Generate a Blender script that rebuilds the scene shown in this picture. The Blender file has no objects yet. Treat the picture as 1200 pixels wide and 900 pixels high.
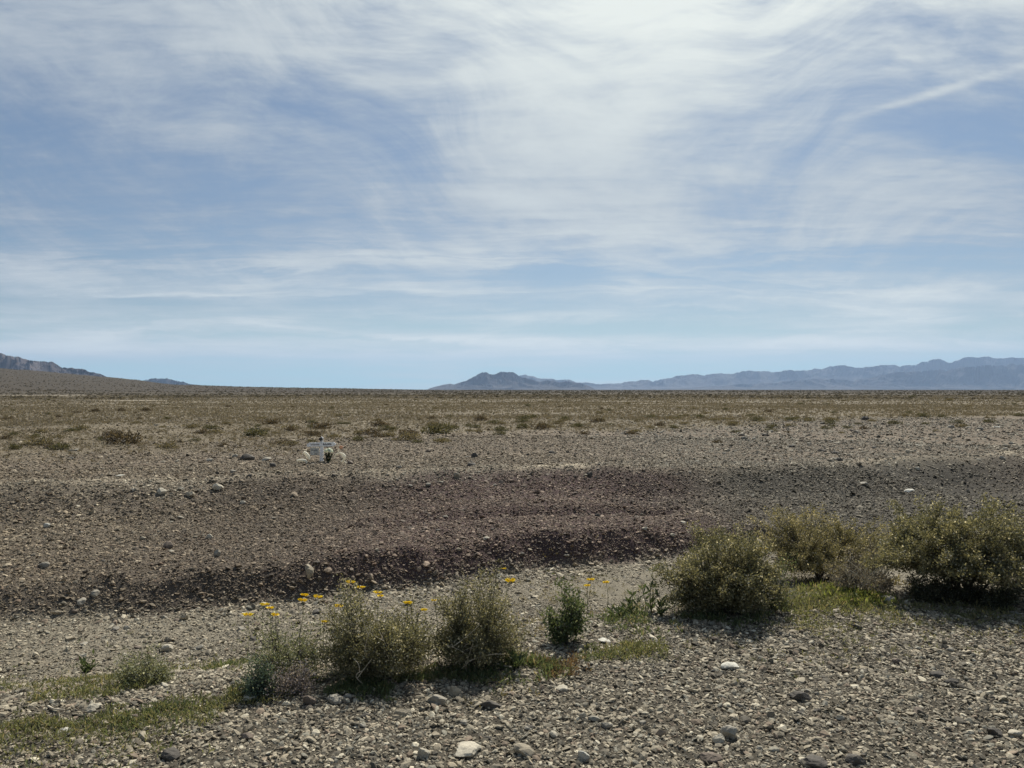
import bpy, math, random
import numpy as np
from mathutils import Vector
R = math.radians
S = bpy.context.scene
C = S.collection
rng = np.random.default_rng(11)
random.seed(11)

# ------------------------------------------------------------------ camera, sky, sun
F = 873.0; CX = 600.0; HY = 456.5; CAMZ = 1.9
cam = bpy.data.cameras.new('camera'); co = bpy.data.objects.new('camera', cam); C.objects.link(co)
cam.sensor_width = 36; cam.lens = F / 1200 * 36
cam.clip_start = 0.05; cam.clip_end = 80000
co.location = (0, 0, CAMZ); co.rotation_euler = (R(90) + math.atan((HY - 450) / F), 0, 0)
S.camera = co

SUN_AZ, SUN_EL = 14.0, 49.0
sd = (math.sin(R(SUN_AZ)) * math.cos(R(SUN_EL)), math.cos(R(SUN_AZ)) * math.cos(R(SUN_EL)), math.sin(R(SUN_EL)))
sun = bpy.data.lights.new('sun', 'SUN'); so = bpy.data.objects.new('sun', sun); C.objects.link(so)
sun.energy = 5.0; sun.angle = R(1.0); sun.color = (1.0, 0.945, 0.85)
so.rotation_euler = Vector(sd).to_track_quat('Z', 'Y').to_euler()

S.view_settings.view_transform = 'Standard'; S.view_settings.look = 'None'
S.view_settings.exposure = 0.26; S.view_settings.gamma = 1; S.view_settings.use_curve_mapping = False
S.cycles.volume_bounces = 0; S.cycles.max_bounces = 6; S.cycles.diffuse_bounces = 3
S.cycles.transparent_max_bounces = 8
S.cycles.sample_clamp_indirect = 4

class NT:
    """tiny node-tree writer"""
    def __init__(s, nt): s.nt = nt
    def n(s, t, **k):
        o = s.nt.nodes.new(t)
        for a, b in k.items(): setattr(o, a, b)
        return o
    def put(s, sock, v):
        if isinstance(v, bpy.types.NodeSocket): s.nt.links.new(v, sock)
        else: sock.default_value = v
    def m(s, op, a, b=0.0, c=None, clamp=False):
        o = s.n('ShaderNodeMath', operation=op, use_clamp=clamp)
        s.put(o.inputs[0], a); s.put(o.inputs[1], b)
        if c is not None: s.put(o.inputs[2], c)
        return o.outputs[0]
    def noise(s, vec, scale, detail=4, rough=0.5, dist=0.0):
        o = s.n('ShaderNodeTexNoise'); s.put(o.inputs['Vector'], vec)
        s.put(o.inputs['Scale'], scale); s.put(o.inputs['Detail'], detail); s.put(o.inputs['Roughness'], rough); s.put(o.inputs['Distortion'], dist)
        return o.outputs['Fac']
    def mix(s, f, a, b, mode='MIX'):
        o = s.n('ShaderNodeMix', data_type='RGBA', blend_type=mode)
        s.put(o.inputs[0], f); s.put(o.inputs[6], a if isinstance(a, bpy.types.NodeSocket) else tuple(a) + (1,)); s.put(o.inputs[7], b if isinstance(b, bpy.types.NodeSocket) else tuple(b) + (1,))
        return o.outputs[2]
    def xyz(s, x, y, z):
        o = s.n('ShaderNodeCombineXYZ'); s.put(o.inputs[0], x); s.put(o.inputs[1], y); s.put(o.inputs[2], z); return o.outputs[0]
    def ramp(s, f, lo, hi, a=0.0, b=1.0, smooth=True):
        o = s.n('ShaderNodeMapRange', interpolation_type='SMOOTHSTEP' if smooth else 'LINEAR')
        s.put(o.inputs[0], f); s.put(o.inputs[1], lo); s.put(o.inputs[2], hi); s.put(o.inputs[3], a); s.put(o.inputs[4], b)
        return o.outputs[0]

w = bpy.data.worlds.new('World'); S.world = w; w.use_nodes = True
N = NT(w.node_tree); w.node_tree.nodes.clear()
tc = N.n('ShaderNodeTexCoord').outputs['Generated']
sp = N.n('ShaderNodeSeparateXYZ'); N.put(sp.inputs[0], tc)
X, Y, Z = sp.outputs
Za = N.m('MAXIMUM', Z, 0.0)
sky = N.n('ShaderNodeTexSky', sky_type='NISHITA'); sky.sun_disc = False
sky.sun_elevation = R(SUN_EL); sky.sun_rotation = R(SUN_AZ); sky.air_density = 1.0; sky.dust_density = 0.6; sky.ozone_density = 1.0
SKYS = 0.1
Ya = N.m('MAXIMUM', N.m('ABSOLUTE', Y), 0.15)
U = N.m('DIVIDE', X, Ya); V = N.m('DIVIDE', Za, Ya)
zz = N.m('ADD', Za, 0.10)
P = N.xyz(N.m('DIVIDE', X, zz), N.m('DIVIDE', Y, zz), 0.0)
warp = N.n('ShaderNodeTexNoise'); N.put(warp.inputs['Vector'], P); warp.inputs['Scale'].default_value = 0.7; warp.inputs['Detail'].default_value = 3
wv = N.n('ShaderNodeVectorMath', operation='SCALE'); N.put(wv.inputs[0], warp.outputs['Color']); wv.inputs['Scale'].default_value = 0.6
Pw = N.n('ShaderNodeVectorMath', operation='ADD'); N.put(Pw.inputs[0], P); N.put(Pw.inputs[1], wv.outputs[0]); Pw = Pw.outputs[0]
def mapped(vec, rot, sc, loc=(0, 0, 0)):
    o = N.n('ShaderNodeMapping'); N.put(o.inputs['Vector'], vec)
    o.inputs['Rotation'].default_value = (0, 0, R(rot)); o.inputs['Scale'].default_value = sc; o.inputs['Location'].default_value = loc
    return o.outputs[0]
low = N.noise(mapped(Pw, 25, (0.8, 1.1, 1), (3.1, 1.7, 0)), 1.0, 5, 0.55)
st1 = N.noise(mapped(Pw, 38, (0.7, 3.2, 1), (1.3, 4.2, 0)), 1.6, 7, 0.62, 0.3)
st2 = N.noise(mapped(P, -22, (0.5, 2.6, 1), (7.7, 2.1, 0)), 2.2, 7, 0.62, 0.5)
fine = N.noise(mapped(Pw, 30, (1.0, 2.4, 1)), 9.0, 6, 0.65)
hor = N.noise(N.xyz(N.m('MULTIPLY', U, 1.6), N.m('MULTIPLY', V, 34.0), 3.0), 1.0, 5, 0.6, 0.4)
wid = N.noise(N.xyz(N.m('MULTIPLY', U, 2.4), N.m('MULTIPLY', V, 11.0), 8.0), 1.0, 6, 0.6, 0.8)
dens = N.m('MULTIPLY', N.m('SUBTRACT', low, 0.5), 0.9)
up = N.ramp(V, 0.04, 0.22)
dens = N.m('ADD', dens, N.m('MULTIPLY', N.m('MULTIPLY', N.m('SUBTRACT', st1, 0.5), 0.5), up))
dens = N.m('ADD', dens, N.m('MULTIPLY', N.m('MULTIPLY', N.m('SUBTRACT', st2, 0.5), 0.5), up))
dens = N.m('ADD', dens, N.m('MULTIPLY', N.m('MULTIPLY', N.m('SUBTRACT', fine, 0.5), 0.35), up))
dens = N.m('ADD', dens, N.m('MULTIPLY', N.m('SUBTRACT', hor, 0.5), N.ramp(V, 0.34, 0.05, 0.0, 1.5)))
dens = N.m('ADD', dens, N.m('MULTIPLY', N.m('SUBTRACT', wid, 0.5), 0.8))
UV = N.xyz(U, V, 0.0)
wrp = N.n('ShaderNodeTexNoise'); N.put(wrp.inputs['Vector'], UV); wrp.inputs['Scale'].default_value = 2.6; wrp.inputs['Detail'].default_value = 1.5
wr2 = N.n('ShaderNodeVectorMath', operation='SCALE'); N.put(wr2.inputs[0], wrp.outputs['Color']); wr2.inputs['Scale'].default_value = 0.34
UVw = N.n('ShaderNodeVectorMath', operation='ADD'); N.put(UVw.inputs[0], UV); N.put(UVw.inputs[1], wr2.outputs[0]); UVw = UVw.outputs[0]
wl = N.noise(mapped(mapped(UVw, 24, (1, 1, 1)), 0, (1.9, 5.2, 1)), 1.0, 9, 0.63)
wr = N.noise(mapped(mapped(UVw, -16, (1, 1, 1)), 0, (2.0, 5.2, 1), (5, 2, 0)), 1.0, 9, 0.63)
side = N.ramp(U, -0.15, 0.35)
ws = N.m('ADD', N.m('MULTIPLY', N.m('SUBTRACT', wl, .5), N.m('SUBTRACT', 1.0, side)), N.m('MULTIPLY', N.m('SUBTRACT', wr, .5), side))
dens = N.m('ADD', dens, N.m('MULTIPLY', N.m('MULTIPLY', ws, 2.6), N.ramp(V, .06, .2)))
fl = N.noise(mapped(mapped(UVw, 22, (1, 1, 1)), 0, (5.5, 30, 1)), 1.0, 6, 0.65)
fr = N.noise(mapped(mapped(UVw, -15, (1, 1, 1)), 0, (5.5, 30, 1), (3, 6, 0)), 1.0, 6, 0.65)
fs_ = N.m('ADD', N.m('MULTIPLY', N.m('SUBTRACT', fl, .5), N.m('SUBTRACT', 1.0, side)), N.m('MULTIPLY', N.m('SUBTRACT', fr, .5), side))
dens = N.m('ADD', dens, N.m('MULTIPLY', N.m('MULTIPLY', fs_, .5), N.ramp(V, .05, .2)))
band = N.noise(N.xyz(N.m('MULTIPLY', U, 2.6), N.m('ADD', N.m('MULTIPLY', V, 38.0), N.m('MULTIPLY', wid, 3.0)), 13.0), 1.0, 7, 0.62, 0.9)
dens = N.m('ADD', dens, N.m('MULTIPLY', N.m('MULTIPLY', N.m('SUBTRACT', band, .5), N.ramp(V, .02, .07)), N.ramp(V, .30, .17, 0.0, 1.7)))
tu = N.m('SUBTRACT', U, (1090 - CX) / F); tv = N.m('SUBTRACT', V, (HY - 108) / F)
ac = N.m('ADD', N.m('MULTIPLY', tu, .27), N.m('MULTIPLY', tv, -.963)); al = N.m('ADD', N.m('MULTIPLY', tu, .963), N.m('MULTIPLY', tv, .27))
ac = N.m('ADD', ac, N.m('MULTIPLY', N.m('SUBTRACT', wr, .5), .02))
trail = N.m('MULTIPLY', N.m('EXPONENT', N.m('MULTIPLY', N.m('MULTIPLY', ac, ac), -28000.0)), N.m('EXPONENT', N.m('MULTIPLY', N.m('MULTIPLY', al, al), -70.0)))
dens = N.m('ADD', dens, N.m('MULTIPLY', trail, .40))
def blob(px, py, sx, sy, amp):
    global dens
    a = N.m('DIVIDE', N.m('SUBTRACT', U, (px - CX) / F), sx / F)
    b = N.m('DIVIDE', N.m('SUBTRACT', V, (HY - py) / F), sy / F)
    e = N.m('EXPONENT', N.m('MULTIPLY', N.m('ADD', N.m('MULTIPLY', a, a), N.m('MULTIPLY', b, b)), -1.0))
    dens = N.m('ADD', dens, N.m('MULTIPLY', e, amp))
# where the cirrus is thick (+) and where the blue shows (-)
for b in [(740, 60, 330, 150, .42), (700, 230, 230, 90, .30), (1080, 60, 200, 70, .22), (1060, 215, 220, 45, .22),
          (735, 300, 40, 45, .25), (1110, 300, 260, 26, -.34), (1100, 145, 160, 45, -.22), (900, 330, 260, 28, -.26),
          (470, 345, 260, 34, -.34), (120, 200, 300, 150, .06), (330, 60, 170, 80, .05), (0, 0, 300, 80, .14), (600, 270, 170, 60, .20), (830, 0, 120, 120, .2), (150, 408, 260, 10, .5), (560, 398, 220, 8, .42),
          (900, 405, 300, 10, .28), (250, 335, 140, 10, .20), (600, 434, 1600, 13, -.30), (1040, 345, 300, 9, .16), (560, 300, 110, 22, .14)]:
    blob(*b)
cl = N.ramp(N.m('ADD', dens, 0.47), -0.05, 1.0, 0.12, 0.97)
dt = N.n('ShaderNodeVectorMath', operation='DOT_PRODUCT'); N.put(dt.inputs[0], tc); dt.inputs[1].default_value = sd
dp = N.m('MAXIMUM', dt.outputs['Value'], 0.0)
lit = N.m('MULTIPLY', N.m('POWER', dp, 4.6), 1.0)          # thin ice cloud scatters forward: brighter towards the sun
lit = N.m('ADD', lit, N.ramp(V, 0.26, 0.06, 0.0, 0.75))
lit = N.m('ADD', lit, N.m('MULTIPLY', N.m('POWER', dp, 18.0), 1.5))
lit = N.m('ADD', lit, N.m('MULTIPLY', dens, 0.48))
lit = N.m('MINIMUM', N.m('MAXIMUM', lit, 0.0), 1.25)
cc = N.mix(lit, (1.95, 2.5, 3.45), (6.1, 6.5, 6.4)); cc.node.clamp_factor = False
skyc = N.mix(1.0, sky.outputs[0], (0.49, 0.54, 0.57), 'MULTIPLY')
skyc = N.mix(N.ramp(V, 0.125, 0.0), skyc, (3.9, 6.3, 6.6))
final = N.mix(cl, skyc, cc)
bg = N.n('ShaderNodeBackground'); N.put(bg.inputs[0], final); bg.inputs[1].default_value = SKYS
out = N.n('ShaderNodeOutputWorld'); N.put(out.inputs[0], bg.outputs[0])
w.cycles.sampling_method = 'MANUAL'; w.cycles.sample_map_resolution = 512

# ------------------------------------------------------------------ helpers
def sm(a, b, x):
    t = np.clip((x - a) / (b - a), 0, 1); return t * t * (3 - 2 * t)

def _h(ix, iy, seed):
    n = (ix.astype(np.int64) * 374761393 + iy.astype(np.int64) * 668265263 + seed * 974634777) & 0xffffffff
    n = ((n ^ (n >> 13)) * 1274126177) & 0xffffffff
    n = ((n ^ (n >> 16)) * 2246822519) & 0xffffffff
    return ((n ^ (n >> 15)) & 0xffffff) / float(0xffffff)

def vn(x, y, seed=0):
    x = np.asarray(x, float); y = np.asarray(y, float)
    ix = np.floor(x); iy = np.floor(y); fx = x - ix; fy = y - iy
    fx = fx * fx * fx * (fx * (fx * 6 - 15) + 10); fy = fy * fy * fy * (fy * (fy * 6 - 15) + 10)
    a = _h(ix, iy, seed); b = _h(ix + 1, iy, seed); c = _h(ix, iy + 1, seed); d = _h(ix + 1, iy + 1, seed)
    return (a + (b - a) * fx + (c - a) * fy + (a - b - c + d) * fx * fy) * 2 - 1

def fbm(x, y, o=4, seed=0, g=0.5):
    r = 0; a = 1; s = 0
    for k in range(o):
        r = r + a * vn(x * 2 ** k + 17.3 * k, y * 2 ** k - 9.1 * k, seed + k); s += a; a *= g
    return r / s

def ridged(x, y, o=5, seed=0):
    r = 0; a = 1; s = 0; wt = 1
    for k in range(o):
        v = (1 - np.abs(vn(x * 2 ** k + 5.3 * k, y * 2 ** k + 3.7 * k, seed + k))) ** 2
        r = r + a * v * wt; wt = np.clip(v * 1.6, 0, 1); s += a; a *= 0.5
    return r / s

def mesh(name, V, faces, mat=None, col=None, parent=None, smooth=False, link=True, me_only=False):
    """V (n,3); faces: list of int arrays (m,k); col: (n,3) colour of the surface itself, per point"""
    V = np.asarray(V, np.float32)
    me = bpy.data.meshes.new(name)
    me.vertices.add(len(V)); me.vertices.foreach_set('co', V.ravel())
    faces = [np.asarray(f, np.int32) for f in faces if len(f)]
    loops = np.concatenate([f.ravel() for f in faces]); tot = np.concatenate([np.full(len(f), f.shape[1], np.int32) for f in faces])
    me.loops.add(len(loops)); me.loops.foreach_set('vertex_index', loops)
    me.polygons.add(len(tot)); me.polygons.foreach_set('loop_start', np.concatenate([[0], np.cumsum(tot)[:-1]]).astype(np.int32))
    me.update(calc_edges=True)
    me.polygons.foreach_set('use_smooth', np.full(len(tot), bool(smooth)))
    if col is not None:
        a = me.color_attributes.new('tint', 'FLOAT_COLOR', 'POINT')
        c = np.ones((len(V), 4), np.float32); c[:, :3] = col; a.data.foreach_set('color', c.ravel())
    if mat: me.materials.append(mat)
    if me_only: return me
    o = bpy.data.objects.new(name, me)
    if parent is not None: o.parent = parent
    if link: C.objects.link(o)
    return o

def tag(o, label=None, cat=None, group=None, kind=None):
    if label: o['label'] = label
    if cat: o['category'] = cat
    if group: o['group'] = group
    if kind: o['kind'] = kind
    return o

def empty(name, loc, label, cat, group=None):
    o = bpy.data.objects.new(name, None); C.objects.link(o); o.location = loc; o.empty_display_size = 0.1
    return tag(o, label, cat, group)

# ------------------------------------------------------------------ the lie of the land
def ip(pts, x):
    p = np.array(pts, float); t = np.asarray(x, float)
    return (np.interp(t - .8, p[:, 0], p[:, 1]) + np.interp(t, p[:, 0], p[:, 1]) * 2 + np.interp(t + .8, p[:, 0], p[:, 1])) / 4
EDGE = [(-40, 1.0), (-12, 3.2), (-3.5, 4.2), (-1, 4.9), (0.6, 5.7), (2.0, 6.5), (4.8, 7.2), (9, 8.0), (14, 9), (40, 12)]
FOOT = [(-40, 2.5), (-14, 6.6), (-5.6, 8.1), (-3.8, 8.3), (-2.1, 9.1), (0, 10.0), (1.9, 11.0), (3.9, 11.3), (5.8, 11.4), (7.9, 11.7), (14, 12.6), (40, 17)]
CREST = [(-40, 10.5), (-8.2, 12.2), (-4.7, 13.5), (0, 14.9), (3.6, 15.5), (7.8, 16.9), (13, 18.9), (40, 28)]
FLOOR = -0.60; PLAIN = 0.27
FANX = [(-4000, 62), (-60 * 20, 62), (-600, 26), (0, 20), (100, 15), (200, 6.5), (280, 3.9), (400, 2.2), (500, .4), (600, 0), (1800, 0)]
def zones(x, y):
    e = ip(EDGE, x); f = ip(FOOT, x) + 0.22 * fbm(x * .9, y * 0 + 3, 3, 5); c = ip(CREST, x) + 0.7 * fbm(x * .35, y * 0 + 8, 3, 7)
    return e, f, c
def height(x, y, micro=True):
    x = np.asarray(x, float); y = np.asarray(y, float)
    e, f, c = zones(x, y)
    b = e + 0.62 * (f - e)
    near = FLOOR * sm(0, 1, (y - e) / np.maximum(b - e, .1))
    u = (y - f) / np.maximum(c - f, .1)
    cutw = np.interp(x, [-12, -6, -4.5, 2.5, 4, 7, 12], [.12, .22, .36, .34, .30, .16, .10]) * (0.80 + 0.5 * fbm(x * 1.1, x * 0 + 2.2, 3, 3))
    cut = cutw * 1.1 * sm(-.06, 0.56, y - f + .08 * fbm(x * 3, y * 3, 2, 46))
    uu = np.clip(u, 0, 1)
    rise = (PLAIN - FLOOR - cutw) * (.48 * (1 - (1 - uu) ** 1.6) + .52 * sm(.62, 1.0, uu))
    ter = np.exp(-((u - 0.42 + .06 * vn(x * .8, 7.7, 9)) / 0.05) ** 2) * 0.10 * sm(-3, -1, x) * (1 - sm(2, 3.5, x))
    bump = (fbm(x * .45, y * .45, 4, 31) * 0.06) * sm(0, .25, u) * (1 - sm(1.5, 4, u)) + fbm(x * 1.8, y * 1.2, 3, 41) * 0.035 * sm(0.02, .2, u) * (1 - sm(1.0, 1.6, u))
    rill = fbm(x * 2.6 + .5 * y, y * .35, 3, 44) * .045 * sm(.02, .15, u) * (1 - sm(.9, 1.05, u))
    z = near + cut + rise - ter + bump + rill
    r = np.sqrt(x * x + y * y)
    z = z + fbm(x * .05, y * .05, 3, 51) * 0.15 * sm(22, 60, r) * (y > 0)
    # heaped lip of the bank on the right and in the middle
    z = z + 0.10 * np.exp(-((y - c) / 0.5) ** 2) * (0.5 + 0.5 * vn(x * .5, 1.1, 77)) 
    px = CX + F * x / np.maximum(y, 1e-3)
    px = np.where(y > 0, px, np.where(x < 0, -4000, 1800))
    fan = np.interp(px, [p[0] for p in FANX], [p[1] for p in FANX]) / F * 1500
    hum = 1 + .10 * fbm(px * .02, r * .0006, 3, 61)
    z = z + fan * hum * sm(260, 1500, r) 
    if micro:
        z = z + fbm(x * 3.1, y * 3.1, 3, 71) * 0.018 * (1 - sm(20, 35, r)) + fbm(x * 14, y * 14, 2, 81) * 0.008 * (1 - sm(10, 22, r))
    return z
def lip(x, y, c):
    """bare pale silt where the top of the bank is worn"""
    n_ = .25 * fbm(x * 1.5, y * 1.5, 3, 150)
    g_ = lambda x0, w_, a_: a_ * np.exp(-((x - x0) / w_) ** 2)
    ax = g_(1.0, 1.1, 1.0) + g_(-2.0, 1.6, .45) + g_(-7.0, .9, .8) + g_(-5.0, .7, .5) + g_(12.5, 1.6, .9) + g_(8.5, 1.2, .6) + g_(4.6, .8, .4)
    return np.clip(ax, 0, 1) * np.exp(-((y - c - .12 + n_) / .40) ** 2)
def washp(x, y):
    """dry pale washes far out on the left"""
    px_ = CX + F * x / np.maximum(y, 1); q = y + 8 * fbm(x * .05, y * .05, 3, 151)
    g_ = lambda p0, pw_, y0, yw_: np.exp(-((px_ - p0) / pw_) ** 4 - ((q - y0) / yw_) ** 2)
    return np.clip(g_(155, 34, 112, 5) + .6 * g_(40, 70, 205, 22) + .5 * g_(110, 60, 165, 8), 0, 1) * (y > 50)
def grassy(x, y, c, soft):
    a = x / np.maximum(y, 1)
    st = np.interp(a, [-.7, -.3, 0, .35, .7], [5.5, 8, 13, 19, 21])
    return sm(-soft, soft, y - c - st + 4.5 * fbm(x * .12, y * .12, 4, 92) + 2 * fbm(x * .6, y * .6, 3, 95))
def hz(x, y): return float(height(np.array([x]), np.array([y]))[0])

_T = np.concatenate([np.linspace(2, 40, 1500), np.geomspace(40.2, 3000, 1500)])
def hit(px, py):
    """the point of the ground seen at a place of the photograph"""
    x = (px - CX) / F * _T; z = CAMZ + (HY - py) / F * _T
    g = height(x, _T)
    k = np.argmax(g >= z)
    if g[k] < z[k]: k = len(_T) - 1
    return float(x[k]), float(_T[k]), float(g[k])

# ------------------------------------------------------------------ materials
def new_mat(name):
    m = bpy.data.materials.new(name); m.use_nodes = True; m.node_tree.nodes.clear()
    return m, NT(m.node_tree)
def fin(nt, sh):
    o = nt.n('ShaderNodeOutputMaterial'); nt.put(o.inputs[0], sh)
def diffuse(nt, col, rough=0.9, spec=0.25, normal=None):
    p = nt.n('ShaderNodeBsdfPrincipled'); nt.put(p.inputs['Base Color'], col if isinstance(col, bpy.types.NodeSocket) else tuple(col) + (1,))
    nt.put(p.inputs['Roughness'], rough); p.inputs['Specular IOR Level'].default_value = spec
    if normal is not None: nt.put(p.inputs['Normal'], normal)
    return p.outputs[0]
def simple(name, col, rough=0.8, spec=0.3, scale=8, var=0.25):
    m, n = new_mat(name)
    g = n.n('ShaderNodeNewGeometry').outputs['Position']
    f = n.noise(g, scale, 4, .6)
    c = n.mix(n.ramp(f, .3, .7), [v * (1 - var) for v in col], [min(1, v * (1 + var)) for v in col])
    fin(n, diffuse(n, c, rough, spec)); return m

m_ground, n = new_mat('ground')
pos = n.n('ShaderNodeNewGeometry').outputs['Position']
att = n.n('ShaderNodeAttribute', attribute_name='tint').outputs['Color']
a1 = n.noise(pos, 38, 5, .7); a2 = n.noise(pos, 6, 5, .65); a3 = n.noise(pos, 0.25, 6, .6)
v = n.m('MULTIPLY', n.ramp(a1, .3, .7, .62, 1.38, False), n.ramp(a2, .3, .7, .8, 1.2, False))
v = n.m('MULTIPLY', v, n.ramp(a3, .3, .7, .85, 1.15, False))
sc = n.n('ShaderNodeVectorMath', operation='SCALE'); n.put(sc.inputs[0], att); n.put(sc.inputs['Scale'], v)
bp = n.n('ShaderNodeBump'); bp.inputs['Distance'].default_value = 0.03; bp.inputs['Strength'].default_value = 0.8; n.put(bp.inputs['Height'], n.noise(pos, 30, 6, .7))
fin(n, diffuse(n, sc.outputs[0], .95, .15, bp.outputs[0]))

m_stone, n = new_mat('stone')
pos = n.n('ShaderNodeNewGeometry').outputs['Position']
att = n.n('ShaderNodeAttribute', attribute_name='tint').outputs['Color']
v = n.m('MULTIPLY', n.ramp(n.noise(pos, 90, 4, .7), .3, .7, .78, 1.22, False), n.ramp(n.noise(pos, 18, 3, .6), .3, .7, .85, 1.15, False))
sc = n.n('ShaderNodeVectorMath', operation='SCALE'); n.put(sc.inputs[0], att); n.put(sc.inputs['Scale'], v)
bp = n.n('ShaderNodeBump'); bp.inputs['Distance'].default_value = 0.006; bp.inputs['Strength'].default_value = 0.6; n.put(bp.inputs['Height'], n.noise(pos, 60, 5, .7))
fin(n, diffuse(n, sc.outputs[0], .8, .35, bp.outputs[0]))

def leaf_mat(name, trans=0.35):
    m, n = new_mat(name)
    att = n.n('ShaderNodeAttribute', attribute_name='tint').outputs['Color']
    p = diffuse(n, att, .6, .35)
    t = n.n('ShaderNodeBsdfTranslucent'); n.put(t.inputs[0], n.mix(1.0, att, (1.0, .93, .68), 'MULTIPLY'))
    mx = n.n('ShaderNodeMixShader'); mx.inputs[0].default_value = trans; n.put(mx.inputs[1], p); n.put(mx.inputs[2], t.outputs[0])
    fin(n, mx.outputs[0]); return m
m_leaf = leaf_mat('shrub_leaves', .48)
m_grass = leaf_mat('dry_blades', .30)
m_bark = simple('grey_bark', (.11, .095, .07), .9, .2, 60, .35)
m_dead = simple('bleached_stem', (.50, .44, .33), .85, .2, 40, .25)
m_petal = leaf_mat('yellow_petals', .35)
def cloth(name, col, trans):
    m, n = new_mat(name); t = n.n('ShaderNodeBsdfTranslucent'); t.inputs[0].default_value = tuple(col) + (1,)
    mx = n.n('ShaderNodeMixShader'); mx.inputs[0].default_value = trans; n.put(mx.inputs[1], diffuse(n, col, .7, .2)); n.put(mx.inputs[2], t.outputs[0]); fin(n, mx.outputs[0]); return m
m_blossom = cloth('white_blossom', (.88, .90, .78), .6)
m_white = simple('weathered_white_paint', (.80, .80, .78), .6, .4, 30, .18)
m_cream = cloth('cream_plastic', (.94, .90, .76), .35)
m_black = simple('black_ribbon', (.018, .017, .018), .6, .3, 30, .2)
m_ink = simple('dark_inscription', (.06, .055, .06), .7, .3, 30, .2)

def rock_face(n, base, pale):
    pos = n.n('ShaderNodeNewGeometry').outputs['Position']
    f = n.noise(pos, .004, 8, .65); g = n.noise(pos, .0012, 5, .6)
    return n.mix(n.ramp(n.m('ADD', n.m('MULTIPLY', f, .6), n.m('MULTIPLY', g, .4)), .42, .6), base, pale)
def mount_mat(name, base, pale):
    m, n = new_mat(name); fin(n, diffuse(n, rock_face(n, base, pale), .95, .1)); return m

# ------------------------------------------------------------------ ground, one sheet to the horizon
az_f = np.radians(np.arange(-40, 40.01, 0.10)); az_s = np.radians(np.concatenate([np.arange(-180, -76, 6), np.arange(-75, -40, 1.0)]))
az = np.unique(np.concatenate([az_s, az_f, np.radians(np.arange(41, 76, 1.0)), np.radians(np.arange(78, 180, 6))]))
rr = [0.6]
while rr[-1] < 32000:
    r = rr[-1]; rr.append(r * (1.03 if r < 2.6 else 1.0055 if r < 24 else 1.012 if r < 200 else 1.03 if r < 3000 else 1.08))
rr = np.array(rr)
A, RR = np.meshgrid(az, rr); gx = RR * np.sin(A); gy = RR * np.cos(A)
gy = np.clip(gy, -9000, 22400); gx = np.clip(gx, -25800, 25800)
gz = height(gx, gy)
na = len(az); nr = len(rr)
i = np.arange(nr - 1)[:, None]; j = np.arange(na)[None, :]; j2 = (j + 1) % na
quads = np.stack([i * na + j, (i + 0 * j) * na + j2, (i + 1) * na + j2, (i + 1) * na + j], -1).reshape(-1, 4)[:, ::-1]
Vg = np.stack([gx, gy, gz], -1).reshape(-1, 3)
Vg = np.vstack([Vg, [[0, 0, hz(0, 0)]]]); c0 = len(Vg) - 1
fan_t = np.stack([np.full(na, c0), (np.arange(na) + 1) % na, np.arange(na)], -1)

def mixc(a, b, t): return a + (b - a) * t[..., None]
def C3(*v): return np.array(v, float)
def ground_colour(x, y):
    e, f, c = zones(x, y); r = np.hypot(x, y)
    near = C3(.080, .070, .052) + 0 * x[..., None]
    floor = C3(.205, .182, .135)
    bank = mixc(C3(.082, .067, .052) + 0 * x[..., None], C3(.080, .054, .050), sm(-3.5, -1, x) * (1 - sm(2.5, 4.5, x)))  # red-brown middle: gravel tone plus a lens-flare cast painted into the colour
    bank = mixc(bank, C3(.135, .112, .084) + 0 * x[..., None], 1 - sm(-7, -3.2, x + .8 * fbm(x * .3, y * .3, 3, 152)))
    bank = mixc(bank, C3(.074, .067, .054), sm(1.8, 5.2, x + 1.2 * fbm(x * .6, y * .6, 3, 153)) * (1 - sm(9, 13, x)))  # greyer right: flare cast put into the bank colour as well
    cap = C3(.158, .128, .094)
    plain = C3(.160, .134, .092)
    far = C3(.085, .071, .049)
    u = (y - f) / np.maximum(c - f, .1)
    n1 = fbm(x * .8, y * .8, 4, 91); n2 = fbm(x * .12, y * .12, 4, 92)
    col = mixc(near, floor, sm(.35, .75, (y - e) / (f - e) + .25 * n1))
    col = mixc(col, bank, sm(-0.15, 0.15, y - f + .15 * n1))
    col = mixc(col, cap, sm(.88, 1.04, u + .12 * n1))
    col = mixc(col, plain, grassy(x, y, c, 3))
    pale = np.maximum(lip(x, y, c) * 1.1, .35 * np.exp(-((y - c + .1) / .4) ** 2) * sm(-.1, .3, fbm(x * .55, y * .9, 3, 93)))
    col = mixc(col, C3(.36, .31, .225), np.clip(pale, 0, 1))
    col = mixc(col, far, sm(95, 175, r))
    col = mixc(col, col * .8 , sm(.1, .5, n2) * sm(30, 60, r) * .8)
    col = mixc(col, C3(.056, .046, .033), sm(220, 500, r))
    col = mixc(col, C3(.38, .33, .25), washp(x, y) * .9)
    return np.clip(col * (1 + .18 * n1[..., None]), .01, .9)
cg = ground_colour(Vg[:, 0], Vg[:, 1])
g = mesh('ground', Vg, [quads, fan_t[:, ::-1]], m_ground, cg, smooth=True); tag(g, kind='structure')

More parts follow.
